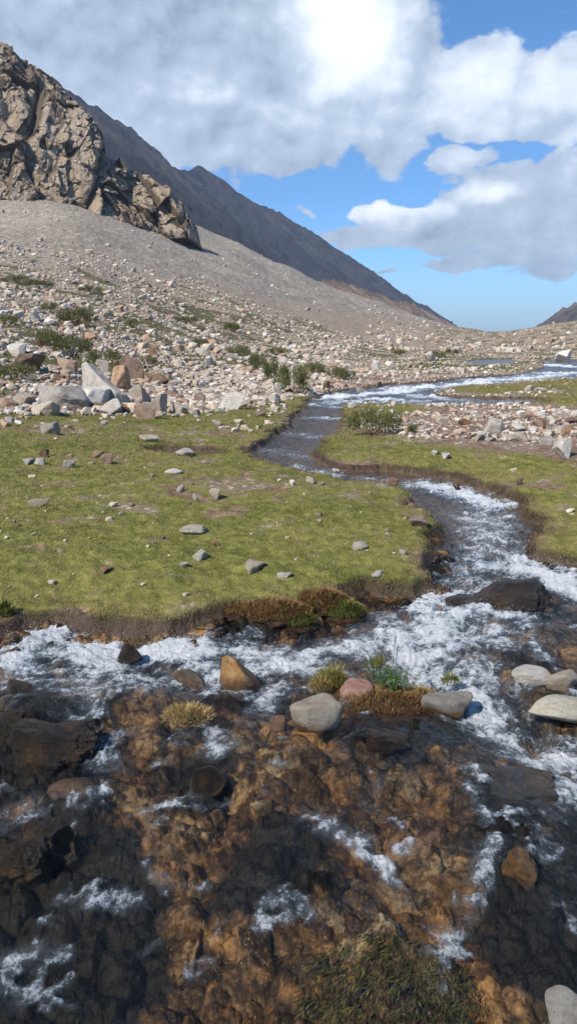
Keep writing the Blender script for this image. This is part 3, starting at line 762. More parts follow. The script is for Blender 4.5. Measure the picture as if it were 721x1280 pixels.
# -- boulders of the slope foot and the gravel flat
BOU = [(118,480,70,58,'grey','tall grey peaked boulder crowning the boulder pile'),(82,497,62,30,'grey','broad grey slab leaning left of the peaked boulder'),(112,500,50,20,'white','whitish slab at the front foot of the peaked boulder'),
 (150,478,24,26,'orange','orange tan block right of the peaked boulder'),(163,464,30,22,'brown','dark square block on the right shoulder of the boulder pile'),(198,474,38,14,'brown','flat dark slab right of the boulder pile'),
 (176,496,30,20,'pale','pale block at the front of the boulder pile'),(198,508,18,24,'pale','upright pale stone right of the pale block'),(182,514,24,22,'tan','rusty brown stone with shaded side in the pile front'),
 (290,503,30,18,'white','white block with dark side by the pile right end'),(22,438,28,22,'white','whitish boulder perched on brown stone at the left edge'),(32,456,34,18,'brown','brown stone under the perched whitish boulder'),
 (86,460,22,14,'tan','tan stone in the shrubs above the boulder pile'),(140,510,26,16,'white','white block at the foot of the boulder pile'),(60,512,38,18,'pale','broad pale block left of the boulder pile'),
 (30,500,30,16,'pale','pale block at the left end of the boulder band'),(10,505,22,14,'tan','tan block at the left edge of the photo below the shrubs'),(228,512,22,12,'pale','pale block in the rubble right of the pile'),
 (250,498,18,12,'tan','tan block in the rubble midway to the white block'),(262,452,16,12,'white','white stone in the rubble above the white block'),(215,490,16,14,'white','narrow white stone at the pile right foot'),
 (238,478,14,9,'pale','pale stone behind the dark flat slab'),(155,455,12,10,'pale','small pale stone above the dark square block'),(130,460,18,14,'pale','pale stone behind the peaked boulder'),
 (180,372,16,8,'pale','pale stone in the middle of the rubble slope'),(68,372,22,10,'tan','tan stone high on the left rubble slope'),(72,400,0,0,'',''),
 (408,483,16,12,'brown','dark boulder at the water where the far river turns'),(394,470,15,9,'white','pale flat stone above the dark boulder by the river'),(469,455,16,18,'white','white pointed boulder above the far river'),
 (440,507,14,9,'white','white slab on the point beside the round shrub'),(449,487,12,6,'pale','pale stone on the far bank of the river'),(472,479,13,7,'tan','brown stone on the far bank right of the pale one'),
 (537,446,20,14,'pale','pale boulder on the flats beyond the river'),(622,534,24,17,'white','largest white block on the gravel flat'),(598,519,18,15,'grey','dark grey block on the gravel flat'),
 (612,517,12,9,'orange','orange tan block beside the dark grey one'),(706,563,38,24,'white','large white rough boulder at the right edge of the gravel flat'),(598,547,16,9,'pale','flat pale stone in front of the white block'),
 (611,549,14,6,'white','flat white stone right of the flat pale one'),(542,565,14,8,'white','white stone at the turf edge of the gravel flat'),(556,571,16,6,'white','flat white stone beside the turf edge stone'),
 (714,527,26,8,'brown','flat dark rock at the right edge above the gravel'),(676,531,18,10,'orange','orange tinted block on the right of the gravel flat'),(560,540,16,8,'orange','rusty orange stone patch on the gravel flat'),
 (640,548,24,8,'pale','long pale stone right of the flat white one'),(585,522,14,8,'pale','pale stone left of the dark grey block'),(553,525,16,8,'pale','pale stone behind the rusty orange one'),
 (660,486,12,6,'white','white stone on the grassy river bar'),(674,487,16,7,'white','larger white stone on the grassy river bar'),(705,445,26,16,'white','white boulder on the far bank at the right edge'),
 (655,523,14,8,'tan','tan stone between white and orange blocks'),(580,584,0,0,'',''),(570,608,16,9,'brown','dark stone in the right bank above the channel'),(648,603,14,8,'brown','brown stone in the right bank turf')]
for k, (px, py, w, h, mt, lb) in enumerate(BOU):
    if not w: continue
    if px < 300 and py > 455: w, h = w * 1.22, h * 1.22
    H('boulder' if w >= 20 else 'rock', px, py, w, h, M[mt], lb, 'boulder' if w >= 20 else 'rock', seed=400 + k, sharp=26, planes=12 + k % 5, sub=5, rot=(k * 2.3) % 3, depth=.8, sink=.22, group='boulders along the valley floor', peak=.6 if 'peaked' in lb.split(' ')[:3] or 'pointed' in lb else 0, tilt=((k * 29) % 9 - 4) * .06, rnd=.05)

# ---- loose rock everywhere else
LIB = [rock_shape(900 + k, 2, 11, 30, .05)[0] for k in range(16)]
LIB2 = [rock_shape(930 + k, 4, 15, 40, .03) for k in range(14)]
def scatter_rocks():
    X = []; Y = []; R = []; Z = []
    def add(n, az0, az1, d0, d1, rf, acc, pw=1.0):
        az = RNG.uniform(az0, az1, n)
        d = (d0 ** (2 - pw) + RNG.random(n) * (d1 ** (2 - pw) - d0 ** (2 - pw))) ** (1 / (2 - pw)) if pw != 2 else d0 * (d1 / d0) ** RNG.random(n)
        x = d * np.sin(az); y = d * np.cos(az)
        z, s, sb, mm = terrain(x, y, True)
        r = rf(n)
        keep = acc(x, y, d, mm['hill'], np.minimum(s, sb), r)
        X.append(x[keep]); Y.append(y[keep]); R.append(r[keep]); Z.append(z[keep])
    par = lambda lo, a, hi: (lambda n: np.minimum(lo * (1 - RNG.random(n)) ** (-1 / a), hi))
    # rubble band of the slope
    def acc1(x, y, d, hl, s, r):
        patch = fbm(x / 7, y / 5, 4, 90) + .5 * fbm(x / 1.4, y / 1.4, 3, 91) 
        dens = np.maximum(sst(.0, .4, hl), ((sdf(GL, x, y) > .3 - 2.2 * RNG.random(len(x)) ** 4) & (sdf(GR, x, y) > .3) & (x < .07 * y)) * 1.) * (1 - .93 * sst(9, 17, hl + 3 * fbm(x / 9, y / 9, 3, 95) - .03 * np.maximum(d - 60, 0))) * (1 - .88 * sst(.0, .28, patch)) * (.55 + .45 * sst(-.3, .3, fbm(x / 4, y / 4, 3, 96)))
        return (RNG.random(len(x)) < dens) & (s > np.where(d > 25, .05, .25)) & (r < .03 + .0085 * d)
    add(105000, -.50, .30, 14, 150, par(.055, 2.3, .42), acc1, 1.25)
    # sparse stones higher up on the scree
    add(3500, -.5, .2, 60, 420, par(.14, 2.4, .7), lambda x, y, d, hl, s, r: (hl > 8) & (RNG.random(len(x)) < .5), .8)
    add(6000, .10, .6, 120, 480, par(.2, 2.2, .9), lambda x, y, d, hl, s, r: RNG.random(len(x)) < .6, .8)
    # valley floor beyond the bend, and the gravel flat
    gr = lambda x, y, d, hl, s, r: (s > np.where(d > 25, .04, .15)) & (RNG.random(len(x)) < .25 + .75 * sst(-.1, .35, fbm(x / 3, y / 2, 3, 97)))
    def accR(x, y, d, hl, s, r):
        g = np.maximum(sdf(GR, x, y), -9); ok = (g > .15) & (sdf(GL, x, y) > .1)
        for q in GS: ok &= (sdf(q, x, y) > .1) | (RNG.random(len(x)) < .12)
        return ok & gr(x, y, d, hl, s, r) & (x > -2) & (r < np.where(s < 2.5, .10, .24))
    add(16000, .04, .55, 13, 45, par(.03, 2.2, .16), accR, 1.2)
    add(16000, .0, .6, 40, 160, par(.06, 2.3, .38), accR, 1.3)
    # a few pebbles on the turf
    add(420, -.45, .45, 5.2, 16, par(.012, 2.0, .05), lambda x, y, d, hl, s, r: (s > .25) & (hl < .3) & (RNG.random(len(x)) < .6), 1.0)
    # stones on the bank edge
    return [np.concatenate(a) for a in (X, Y, R, Z)]
X, Y, R_, Z_ = scatter_rocks()
Dd = np.hypot(X, Y)
vis = (np.abs(np.arctan2(X, Y)) < .37)
ap = np.where(vis, R_ / Dd, 0)
order = np.argsort(-ap)
NIND = 190
# keep individuals clear of hand placed rocks
ind = order[:NIND]; rest = order[NIND:]
TINT = np.array([(.40,.34,.275),(.47,.415,.345),(.54,.50,.44),(.32,.265,.21),(.35,.24,.165),(.43,.355,.275),(.36,.335,.30),(.26,.18,.125)])
LIBM = []
for k, (v, f) in enumerate(LIB2):
    o = mk('loose_rock', v, f, [M['pale'], M['white'], M['tan'], M['grey'], M['pale'], M['white'], M['brown']][k % 7], smooth=False); LIBM.append(o.data); bpy.data.objects.remove(o)
COLN = ['pale', 'whitish', 'tan', 'grey', 'pale', 'whitish', 'brown']
for j, i in enumerate(ind):
    k = (j * 5 + 3) % 14
    o = bpy.data.objects.new('loose_rock', LIBM[k]); COL.objects.link(o)
    r = R_[i]; sx, sy, sz = r * random.uniform(.85, 1.3), r * random.uniform(.8, 1.1), r * random.uniform(.55, .9)
    o.scale = (sx, sy, sz); o.location = (X[i], Y[i], Z_[i] + sz * .35); o.rotation_euler = (random.uniform(-.25, .25), random.uniform(-.25, .25), random.uniform(0, 6.28))
    c = COLN[k % 7]
    if X[i] > 1.5 and Dd[i] < 46: zn, gp = 'lying among the gravel of the flat right of the river', 'loose rocks on the gravel flat'
    elif Dd[i] > 45: zn, gp = 'in the distant rubble along the far river', 'loose rocks along the far river'
    elif Dd[i] > 26: zn, gp = 'scattered on the shrubby rubble slope at left', 'loose rocks on the rubble slope'
    else: zn, gp = 'in the rubble along the foot of the left slope', 'loose rocks at the slope foot'
    tag(o, f'{c} angular rock {zn}', 'rock', gp)
def merge_rocks():
    Vs = []; Fs = []; Ts = []; n0 = 0
    lib0 = ICO[2][1]
    for grp, k in enumerate(range(16)):
        sel = rest[grp::16]
        n = len(sel); r = R_[sel]
        sc = np.stack([r * RNG.uniform(.8, 1.35, n), r * RNG.uniform(.75, 1.1, n), r * RNG.uniform(.5, .95, n)], 1)
        a = RNG.uniform(0, 6.28, n); ca, sa = np.cos(a), np.sin(a)
        p = LIB[k][None] * sc[:, None]
        tl = RNG.uniform(-.35, .35, n)[:, None]
        pz = p[..., 2] + p[..., 0] * tl
        px_ = p[..., 0] * ca[:, None] - p[..., 1] * sa[:, None]; py_ = p[..., 0] * sa[:, None] + p[..., 1] * ca[:, None]
        V = np.stack([px_ + X[sel][:, None], py_ + Y[sel][:, None], pz + (Z_[sel] + sc[:, 2] * .3)[:, None]], -1)
        Vs.append(V.reshape(-1, 3)); Fs.append((lib0[None] + (np.arange(n) * 42)[:, None, None]).reshape(-1, 3) + n0); n0 += n * 42
        t = TINT[RNG.choice(8, n, p=[.24, .17, .11, .16, .08, .14, .06, .04])] * RNG.uniform(.85, 1.25, (n, 1))
        Ts.append(np.repeat(t, 42, 0))
    o = mk('rubble', np.concatenate(Vs), np.concatenate(Fs), M['scatter'], smooth=False, attrs=dict(tint=np.concatenate(Ts)))
    tag(o, 'countless pale broken stones littering the slope and river flats', 'rubble', kind='stuff')
    print('rubble', len(rest))
merge_rocks()

# ------------------------------------------------------------------ cliff at upper left
def cliff():
    top = [(-420,-160),(-250,-60),(-120,-5),(-40,35),(0,56),(28,70),(45,78),(62,92),(75,112),(95,140),(118,160),(140,178),(165,198),(190,218),(212,240),(232,262),(244,280),(250,300),(254,314)]
    bot = [(-420,300),(-250,285),(-120,275),(-40,268),(0,266),(28,262),(50,258),(75,262),(100,272),(112,274),(125,262),(150,268),(175,280),(195,290),(215,298),(232,306),(244,312),(250,316),(256,318)]
    tx = np.array([p[0] for p in top], float); ty = np.array([p[1] for p in top], float); bx = np.array([p[0] for p in bot], float); by = np.array([p[1] for p in bot], float)
    NU, NV = 760, 460
    uu = np.linspace(0, 1, NU); ks = np.linspace(0, 1, len(top))
    TX, TY, BX, BY = (np.interp(uu, ks, q) for q in (tx, ty, bx, by))
    dist0 = np.interp(BX, [-420, 0, 110, 180, 256], [240, 246, 251, 256, 263])
    P = np.zeros((NV, NU, 3)); N0 = np.zeros((NU, 3))
    for j in range(NU):
        rb = ray(BX[j], BY[j] + 10); rb = rb / math.hypot(rb[0], rb[1]); rt = ray(TX[j], TY[j]); rt = rt / math.hypot(rt[0], rt[1])
        hgt = (BY[j] - TY[j])
        d0 = dist0[j]; d1 = d0 + 6 + hgt * .17
        a = rb * d0; b = rt * d1
        a[2] += CZ; b[2] += CZ
        v = np.linspace(0, 1, NV - 60)
        e = v ** .85
        P[:NV - 60, j] = a + (b - a) * v[:, None]
        P[:NV - 60, j, 1] += 0
        # crest rolls back
        k = np.linspace(0, 1, 61)[1:]
        P[NV - 60:, j] = b + np.array([b[0], b[1], 0]) / d1 * (k[:, None] * 60) + np.array([0, 0, 1]) * (-k[:, None] ** 1.5 * 45)
    q = P.reshape(-1, 3)
    # outward normal (towards the valley)
    n = np.array([.55, -.80, .15]); n /= np.linalg.norm(n)
    D = np.zeros(len(q))
    w = q.copy(); w[:, 2] *= .42
    rot = w @ np.array([[.85, 0, -.5], [0, 1, 0], [.5, 0, .85]]).T
    crack = np.zeros(len(q))
    for sc, am, sd in ((24, 6.5, 1), (10, 3.2, 2), (4.6, 1.7, 3), (2.2, .8, 4)):
        sq = rot / sc + .25 * np.stack([vn3(rot / sc * 1.3, 20 + sd), vn3(rot / sc * 1.3, 30 + sd), vn3(rot / sc * 1.3, 35 + sd)], 1)
        f1, f2, rv, vec = cell3(sq, sd)
        D += am * ((rv[:, 1] - .5) + (vec * (rv[:, :3] - .5)).sum(1) * 1.6)
        crack = np.maximum(crack, sst(.07, .0, f2 - f1) * (.7 if sc > 8 else .35))
        D -= am * (.25 if sc > 20 else .04) * sst(.12, 0, f2 - f1)
    hx = q[:, 0] * .85 + q[:, 1] * .5
    D += 3.5 * (1 - 2 * np.abs(fbm(hx / 34 + .25 * fbm(q[:, 2] / 30, hx / 30, 3, 77), q[:, 2] / 150, 4, 78))) + 1.5 * fbm3(q / 40, 4, 3) + .8 * fbm3(q / 1.8, 4, 8)
    uu2 = np.tile(uu, NV); vv2 = np.repeat(np.linspace(0, 1, NV), NU)
    D -= 2.5
    D *= (.15 + .85 * sst(1, .82, uu2)) * (.35 + .65 * sst(0, .12, vv2))
    q = q + n * D[:, None] + np.array([0, 0, 1.]) * (D * .12)[:, None]
    i2 = np.arange(NV * NU).reshape(NV, NU)
    fc = np.stack([i2[:-1, :-1], i2[:-1, 1:], i2[1:, 1:], i2[1:, :-1]], -1).reshape(-1, 4)
    o = mk('cliff', q, fc, M['cliff'], smooth=False, attrs=dict(crack=np.clip(crack, 0, 1)))
    tag(o, 'tan and brown fractured rock cliff above the scree at upper left', 'cliff', kind='structure')
cliff()

# ------------------------------------------------------------------ far mountains
def mountain(name, pts, dists, mat, label, fall, seed, amp, length, nv=260, nu=900, wig=.006, back=True):
    pxs = np.array([p[0] for p in pts], float); pys = np.array([p[1] for p in pts], float)
    ks = np.concatenate([[0], np.cumsum(np.hypot(np.diff(pxs), np.diff(pys)))]); ks /= ks[-1]
    uu = np.linspace(0, 1, nu); A = np.interp(uu, ks, pxs); C = np.interp(uu, ks, pys); Dm = np.interp(uu, np.interp(np.linspace(0, 1, len(dists)), np.linspace(0, 1, len(ks)), ks), dists)
    C = C + 5.5 * fbm(uu * 55, uu * 0 + seed, 5, seed, .6)
    P = np.zeros((nv, nu, 3)); fall = np.array(fall) / np.linalg.norm(fall)
    t = np.linspace(-.35, 1, nv)
    for j in range(nu):
        r = ray(A[j], C[j]); r = r / math.hypot(r[0], r[1]); p = r * Dm[j]; p[2] += CZ
        for_ = np.where(t[:, None] > 0, p + fall * length * t[:, None], p + np.array([-fall[0], -fall[1], fall[2] * .9]) * length * (-t[:, None]))
        P[:, j] = for_
    q = P.reshape(-1, 3); tt = np.repeat(t, nu)
    sx = q[:, 0] * .7 + q[:, 1] * .3
    # gullies run down the fall line: noise stretched along it
    al = q @ fall; pr = q - al[:, None] * fall; L = length
    s = pr[:, 0] * .8 - pr[:, 1] * .2 + pr[:, 2] * .6
    acr = np.tile(uu * 12000 * (np.mean(dists) / 1800), nv)
    warp = acr + 90 * fbm(acr / 300, al / 300, 3, seed + 9)
    rid = (1 - np.abs(fbm(warp / 260, al / 900, 4, seed))) ** 2 * 1.0 + .5 * (1 - np.abs(fbm(warp / 90, al / 260, 4, seed + 3))) + .35 * fbm(warp / 30, al / 50, 4, seed + 5)
    nrm = np.array([-fall[0] * fall[2], -fall[1] * fall[2], 1 - fall[2] ** 2]); nrm = np.array([fall[0], fall[1], 0]) * .6 + np.array([0, 0, .5])
    edge = sst(0, .12, np.abs(tt))
    q = q + nrm * (amp * (rid - 1.1) * edge)[:, None]
    i2 = np.arange(nv * nu).reshape(nv, nu)
    fc = np.stack([i2[:-1, :-1], i2[:-1, 1:], i2[1:, 1:], i2[1:, :-1]], -1).reshape(-1, 4)[:, ::-1]
    tag(mk(name, q, fc, mat, smooth=False), label, 'mountain', kind='structure')
M['mt1'] = mat_mountain('cloud_shaded_mountain', (.018, .023, .036), (.034, .038, .053), (.068, .068, .076))  # cloud shadow on the ridge painted in as dark bluish rock colours
M['mt2'] = mat_mountain('brown_spur', (.10, .075, .058), (.17, .13, .10), (.23, .185, .15), 2)
M['mt3'] = mat_mountain('distant_mountain', (.06, .052, .05), (.10, .085, .075), (.16, .135, .115))
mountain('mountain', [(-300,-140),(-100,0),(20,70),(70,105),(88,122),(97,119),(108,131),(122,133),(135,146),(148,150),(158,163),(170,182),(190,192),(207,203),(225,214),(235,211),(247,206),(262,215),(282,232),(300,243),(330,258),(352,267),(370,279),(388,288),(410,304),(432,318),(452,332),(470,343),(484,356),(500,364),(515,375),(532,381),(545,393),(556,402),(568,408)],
         [1150]*1 + [1200] * 3 + list(np.linspace(1250, 2600, 29)), M['mt1'], 'cloud shadowed grey brown jagged mountain ridge behind the scree slope', (.55, -.35, -.5), 7, 34, 650)
mountain('mountain', [(380,352),(420,350),(450,362),(470,366),(490,376),(510,378),(530,388),(548,397),(566,406)],
         [1000, 1100, 1200, 1300, 1400, 1500, 1600, 1700, 1800], M['mt2'], 'lower tan brown spur in front of the dark mountain ridge', (.4, -.5, -.5), 17, 18, 300, 120, 400)
mountain('mountain', [(640,424),(652,416),(668,411),(680,402),(695,391),(710,383),(725,376),(760,366),(820,330),(1000,260)],
         list(np.linspace(2600, 1900, 10)), M['mt3'], 'hazy purple grey mountain at the right edge of the valley', (-.6, -.3, -.45), 27, 26, 520, 160, 500)

# ------------------------------------------------------------------ grass
GT = np.array([(.070,.085,.018),(.100,.120,.026),(.135,.150,.036),(.17,.165,.055),(.24,.20,.085),(.15,.10,.045)])
def blades(name, x, y, z, h, w, tints, label, cat, kind=None, lean=.5, bend=.35, parent=None, mat=None):
    n = len(x); a = RNG.uniform(0, 6.28, n); le = RNG.uniform(0, lean, n) * h; la = RNG.uniform(0, 6.28, n)
    dx, dy = np.cos(a) * w, np.sin(a) * w; lx, ly = np.cos(la) * le, np.sin(la) * le
    b0 = np.stack([x - dx, y - dy, z - h * .15], 1); b1 = np.stack([x + dx, y + dy, z - h * .15], 1)
    m0 = np.stack([x - dx * .7 + lx * .35, y - dy * .7 + ly * .35, z + h * .55], 1); m1 = np.stack([x + dx * .7 + lx * .35, y + dy * .7 + ly * .35, z + h * .55], 1)
    tp = np.stack([x + lx, y + ly, z + h * np.sqrt(np.clip(1 - (le / h) ** 2 * .5, .2, 1))], 1)
    V = np.stack([b0, b1, m1, m0, tp], 1).reshape(-1, 3)
    f = np.array([(0, 1, 2), (0, 2, 3), (3, 2, 4)])
    Fc = (f[None] + np.arange(n)[:, None, None] * 5).reshape(-1, 3)
    T = np.repeat(tints, 5, 0)
    o = mk(name, V, Fc, mat or M['leaf'], smooth=False, attrs=dict(tint=T), parent=parent)
    if label: tag(o, label, cat, kind=kind)
    return o

def meadow():
    vs = np.maximum(gmask, .55 * lipm) * (d_ < 70) * (np.abs(AZ.ravel()) < .5) * (smin > 0.02)
    # cell area in image-like weighting
    w = vs * d_ ** .35
    w[lab_v == 0] = 0
    # along banks more
    w = w * (1 + 2.2 * np.exp(-(smin / .12) ** 2))
    w = w / w.sum()
    k = RNG.choice(len(w), 330000, p=w)
    st_ = np.clip(d_[k] * .003, .004, .05)
    x = GX[k] + RNG.normal(0, 1, len(k)) * st_; y = GY[k] + RNG.normal(0, 1, len(k)) * st_ * 1.5
    z = gz[k]
    sc = np.clip(d_[k] / 7, .8, 4)
    tuft = np.clip(.75 + .9 * fbm(x / .22, y / .22, 3, 130), .25, 1.8)
    ed = np.exp(-(smin[k] / .2) ** 2)
    h = RNG.uniform(.008, .024, len(k)) * sc ** .8 * tuft * (1 + .15 * ed)
    wd_ = RNG.uniform(.0014, .0028, len(k)) * sc
    c = np.clip(.42 + .55 * fbm(x / 1.1, y / 1.1, 3, 131) + .35 * fbm(x / .16, y / .16, 2, 132) + RNG.normal(0, .13, len(k)) + .03 * ed + .5 * brown[k] * RNG.random(len(k)), 0, .999) * 5
    i = c.astype(int); t = (c - i)[:, None]
    tint = GT[i] * (1 - t) + GT[np.minimum(i + 1, 5)] * t
    lip = (smin[k] < .075) & (d_[k] < 14)
    lc = np.array([(.05, .032, .018), (.12, .085, .035), (.06, .065, .02), (.03, .02, .012)])[RNG.integers(0, 4, len(k))]
    tint = np.where(lip[:, None], lc, tint)
    blades('grass', x, y, z, h, wd_, tint * np.array([1.52, 1.36, 1.65]), 'short cropped green and yellow turf covering the stream banks', 'grass', 'stuff')
lab_v = np.where(smin < 0, 0, 1)
meadow()

# ------------------------------------------------------------------ plants with a shape of their own
def tube(pts, r0, r1, n=5):
    V = []; Fc = []; m = len(pts)
    for i, p in enumerate(pts):
        r = r0 + (r1 - r0) * i / (m - 1)
        for k in range(n):
            a = 2 * math.pi * k / n; V.append((p[0] + r * math.cos(a), p[1] + r * math.sin(a), p[2]))
    for i in range(m - 1):
        for k in range(n):
            Fc.append((i * n + k, i * n + (k + 1) % n, (i + 1) * n + (k + 1) % n, (i + 1) * n + k))
    return V, Fc
def join(parts):
    V = []; Fc = []
    for v, f in parts:
        b = len(V); V += list(v); Fc += [tuple(i + b for i in q) for q in f]
    return np.array(V), np.array(Fc)
mw = NT('woody_stem'); M['wood'] = mw.done(mw.bsdf(mw.mix(mw.noise(mw.obj(), 20, 3), (.09, .06, .04), (.17, .12, .08)), .9))

def shrub_mesh(seed, n=2600, leaf=.03, tall=.55, cols=((.05,.06,.02),(.09,.10,.034),(.15,.155,.055),(.22,.19,.09))):
    r = np.random.default_rng(seed); cols = np.array(cols)
    nc = 26; a = r.uniform(0, 6.28, nc); q = np.sqrt(r.random(nc)) * .8
    c = np.stack([np.cos(a) * q, np.sin(a) * q, tall * (.35 + .5 * (1 - q ** 2)) * r.uniform(.7, 1.1, nc)], 1); cr = r.uniform(.14, .30, nc)
    k = r.integers(0, nc, n); d = r.normal(size=(n, 3)); d /= np.linalg.norm(d, axis=1)[:, None]
    p = c[k] + d * (cr[k] * r.uniform(.45, 1.12, n))[:, None]; p[:, 2] = np.abs(p[:, 2]) * .95 + .01
    up = d * .7 + np.array([0, 0, .8]) + r.normal(0, .35, (n, 3)); up /= np.linalg.norm(up, axis=1)[:, None]
    sd = np.cross(up, r.normal(size=(n, 3))); sd /= np.linalg.norm(sd, axis=1)[:, None]
    L = leaf * r.uniform(.7, 1.6, n)[:, None]
    V = np.stack([p - up * L, p + sd * L * .35, p + up * L * 1.3, p - sd * L * .35], 1).reshape(-1, 3)
    Fc = np.arange(n * 4).reshape(n, 4)
    t = np.clip(.5 + r.normal(0, .22, n) + .25 * (r.random(nc)[k] - .5), 0, .99) * 3; i = t.astype(int); u = (t - i)[:, None]
    T = np.repeat(cols[i] * (1 - u) + cols[np.minimum(i + 1, 3)] * u, 4, 0)
    st = []
    for j in range(0, nc, 2):
        e = c[j]; st.append(tube([(0, 0, -.05), (e[0] * .4, e[1] * .4, e[2] * .45), tuple(e)], .02, .006))
    return (V, Fc, T), join(st)
SH = []
for sd in range(4):
    (V, Fc, T), (SV, SF) = shrub_mesh(50 + sd)
    a = mk('foliage', V, Fc, M['leaf'], smooth=False, attrs=dict(tint=T)); b = mk('stem', SV, SF, M['wood'])
    SH.append((a.data, b.data)); bpy.data.objects.remove(a); bpy.data.objects.remove(b)
SHR = [(466,530,78,36,'large round olive shrub on the point beside the channel'),(515,537,18,13,'small olive shrub on the gravel right of the large round one'),
 (365,478,52,40,'broad green shrub on the left bank above the channel'),(345,466,44,30,'green shrub behind the broad one on the left bank'),(390,462,50,20,'low grey green shrub by the far river turn'),(425,468,44,16,'low shrub along the far bank rocks'),
 (320,452,40,20,'grey green shrub on the rubble above the left bank'),(300,440,36,16,'small grey green shrub higher on the rubble above the left bank'),
 (90,435,62,26,'wide dark green shrub above the peaked boulder'),(60,425,50,22,'dark shrub left of the wide one above the boulders'),(130,448,46,18,'green shrub just behind the boulder pile'),(185,452,30,14,'small shrub behind the dark square block'),
 (15,465,60,18,'low dark shrub under the perched boulder at left edge'),(95,398,60,22,'dark green juniper like patch on the middle slope'),(60,385,36,12,'small dark patch shrub on the middle slope'),(40,355,56,10,'thin green shrub patch high on the left slope'),
 (165,405,26,12,'bright green low shrub in the middle of the rubble'),(20,350,40,10,'flat shrub highest at the left edge'),(290,410,40,12,'brownish shrub on the right half of the slope'),(230,400,40,10,'low shrub at the middle right of the slope'),
 (545,444,40,8,'low green shrub beyond the far river'),(500,441,30,7,'small green shrub left of the one beyond the far river'),(565,440,20,7,'dark low shrub on the far flats'),(112,362,40,8,'thin shrub strip on the upper rubble'),
 (8,400,30,12,'green shrub clump at the left edge mid slope'),(250,430,30,12,'sparse shrub in the rubble above the white block'),(345,440,34,10,'faint shrub at the top of the left bank thicket')]
for k, (px, py, w, h, lb) in enumerate(SHR):
    x, y, z, dist = hit(px, py + h * .42)
    W = w * dist / F / 2 / .95; Hh = h * dist / F / .62
    e = empty('shrub', (x, y + W * .25, z - .01)); e.scale = (W, W * .75, max(Hh, W * .4)); e.rotation_euler = (0, 0, k * 1.3)
    tag(e, lb, 'shrub', 'shrubs on the slope and banks')
    fm, sm = SH[k % 4]
    for nm, me in (('foliage', fm), ('stem', sm)):
        o = bpy.data.objects.new(nm, me); COL.objects.link(o); o.parent = e

def tuft(name, px, py, w, n, hgt, bw, cols, label, cat='grass tuft', lean=.9, squash=.8, dz=0., base=None, dome=0.):
    x0, y0, z0, dist = hit(px, py); W = w * dist / F / 2
    a = RNG.uniform(0, 6.28, n); q = np.sqrt(RNG.random(n)) * W
    x = np.cos(a) * q; y = np.sin(a) * q * squash
    z = (1 - (q / W) ** 2) * hgt * .5 + dz if not dome else np.sqrt(np.clip(1 - (q / W) ** 2, 0, 1)) * dome * 1.0
    h = (.35 + .9 * RNG.random(n) ** 2.2) * hgt * (1 - .4 * (q / W) ** 2); ww = RNG.uniform(.6, 1.3, n) * bw
    cols = np.array(cols); t = np.clip(RNG.normal(.5, .25, n), 0, .99) * (len(cols) - 1); i = t.astype(int); u = (t - i)[:, None]
    T = cols[i] * (1 - u) + cols[i + 1] * u
    # blades splay outwards with a bent tip
    la = a + RNG.normal(0, .6, n); le = h * (.15 + lean * (q / W) * RNG.uniform(.4, 1.1, n))
    lx, ly = np.cos(la) * le, np.sin(la) * le; pa = la + 1.57; dx, dy = np.cos(pa) * ww, np.sin(pa) * ww
    zt = np.sqrt(np.clip(h ** 2 - le ** 2, (h * .3) ** 2, None))
    P = lambda fx, fz, s: np.stack([x + lx * fx + dx * s, y + ly * fx + dy * s, z + zt * fz], 1)
    V = np.stack([P(0, -.2, -1), P(0, -.2, 1), P(.25, .5, 1), P(.25, .5, -1), P(.6, .85, .7), P(.6, .85, -.7), P(1.05, .95, 0)], 1).reshape(-1, 3)
    f = np.array([(0, 1, 2), (0, 2, 3), (3, 2, 4), (3, 4, 5), (5, 4, 6)])
    Fc = (f[None] + np.arange(n)[:, None, None] * 7).reshape(-1, 3)
    o = mk(name, V, Fc, M['leaf'], smooth=False, attrs=dict(tint=np.repeat(T, 7, 0)))
    o.location = (x0, y0, z0)
    if label: tag(o, label, cat)
    return o, (x0, y0, z0, W)

mm_ = NT('moss_mound'); _p = mm_.obj(); _n = mm_.noise(_p, 12, 5, .7); _n2 = mm_.noise(_p, 60, 4, .8)
M['moss'] = mm_.done(mm_.bsdf(mm_.ramp(_n, [(.3, (.014, .009, .006)), (.45, (.04, .022, .012)), (.58, (.075, .04, .018)), (.72, (.085, .085, .022))]), .9, mm_.bump(mm_.math('ADD', _n, _n2), 1.0, .03)))
def mound(name, px, py, w, hgt, label, depth=.6, mat=None, seed=1, parent=None, dz=0.):
    x0, y0, z0, dist = hit(px, py); W = w * dist / F / 2
    v, f = ICO[5]; p = v.copy()
    p = p * (1 + .22 * fbm3(v * 2.2 + seed, 4, seed)[:, None] + .07 * fbm3(v * 9 + seed, 3, seed)[:, None])
    p = p * np.array([W, W * depth, hgt]); o = mk(name, p, f, mat or M['moss'], parent=parent); o.location = (x0, y0, z0 + dz) if parent is None else (0, 0, dz)
    if label: tag(o, label, 'moss clump')
    return o, (x0, y0, z0, W)
RED = [(.13,.045,.022),(.24,.11,.05),(.25,.18,.07),(.14,.16,.04)]
DRY = [(.16,.10,.03),(.30,.20,.07),(.42,.31,.13),(.28,.26,.09)]
GRN = [(.06,.07,.02),(.11,.13,.03),(.18,.19,.05),(.30,.24,.09)]
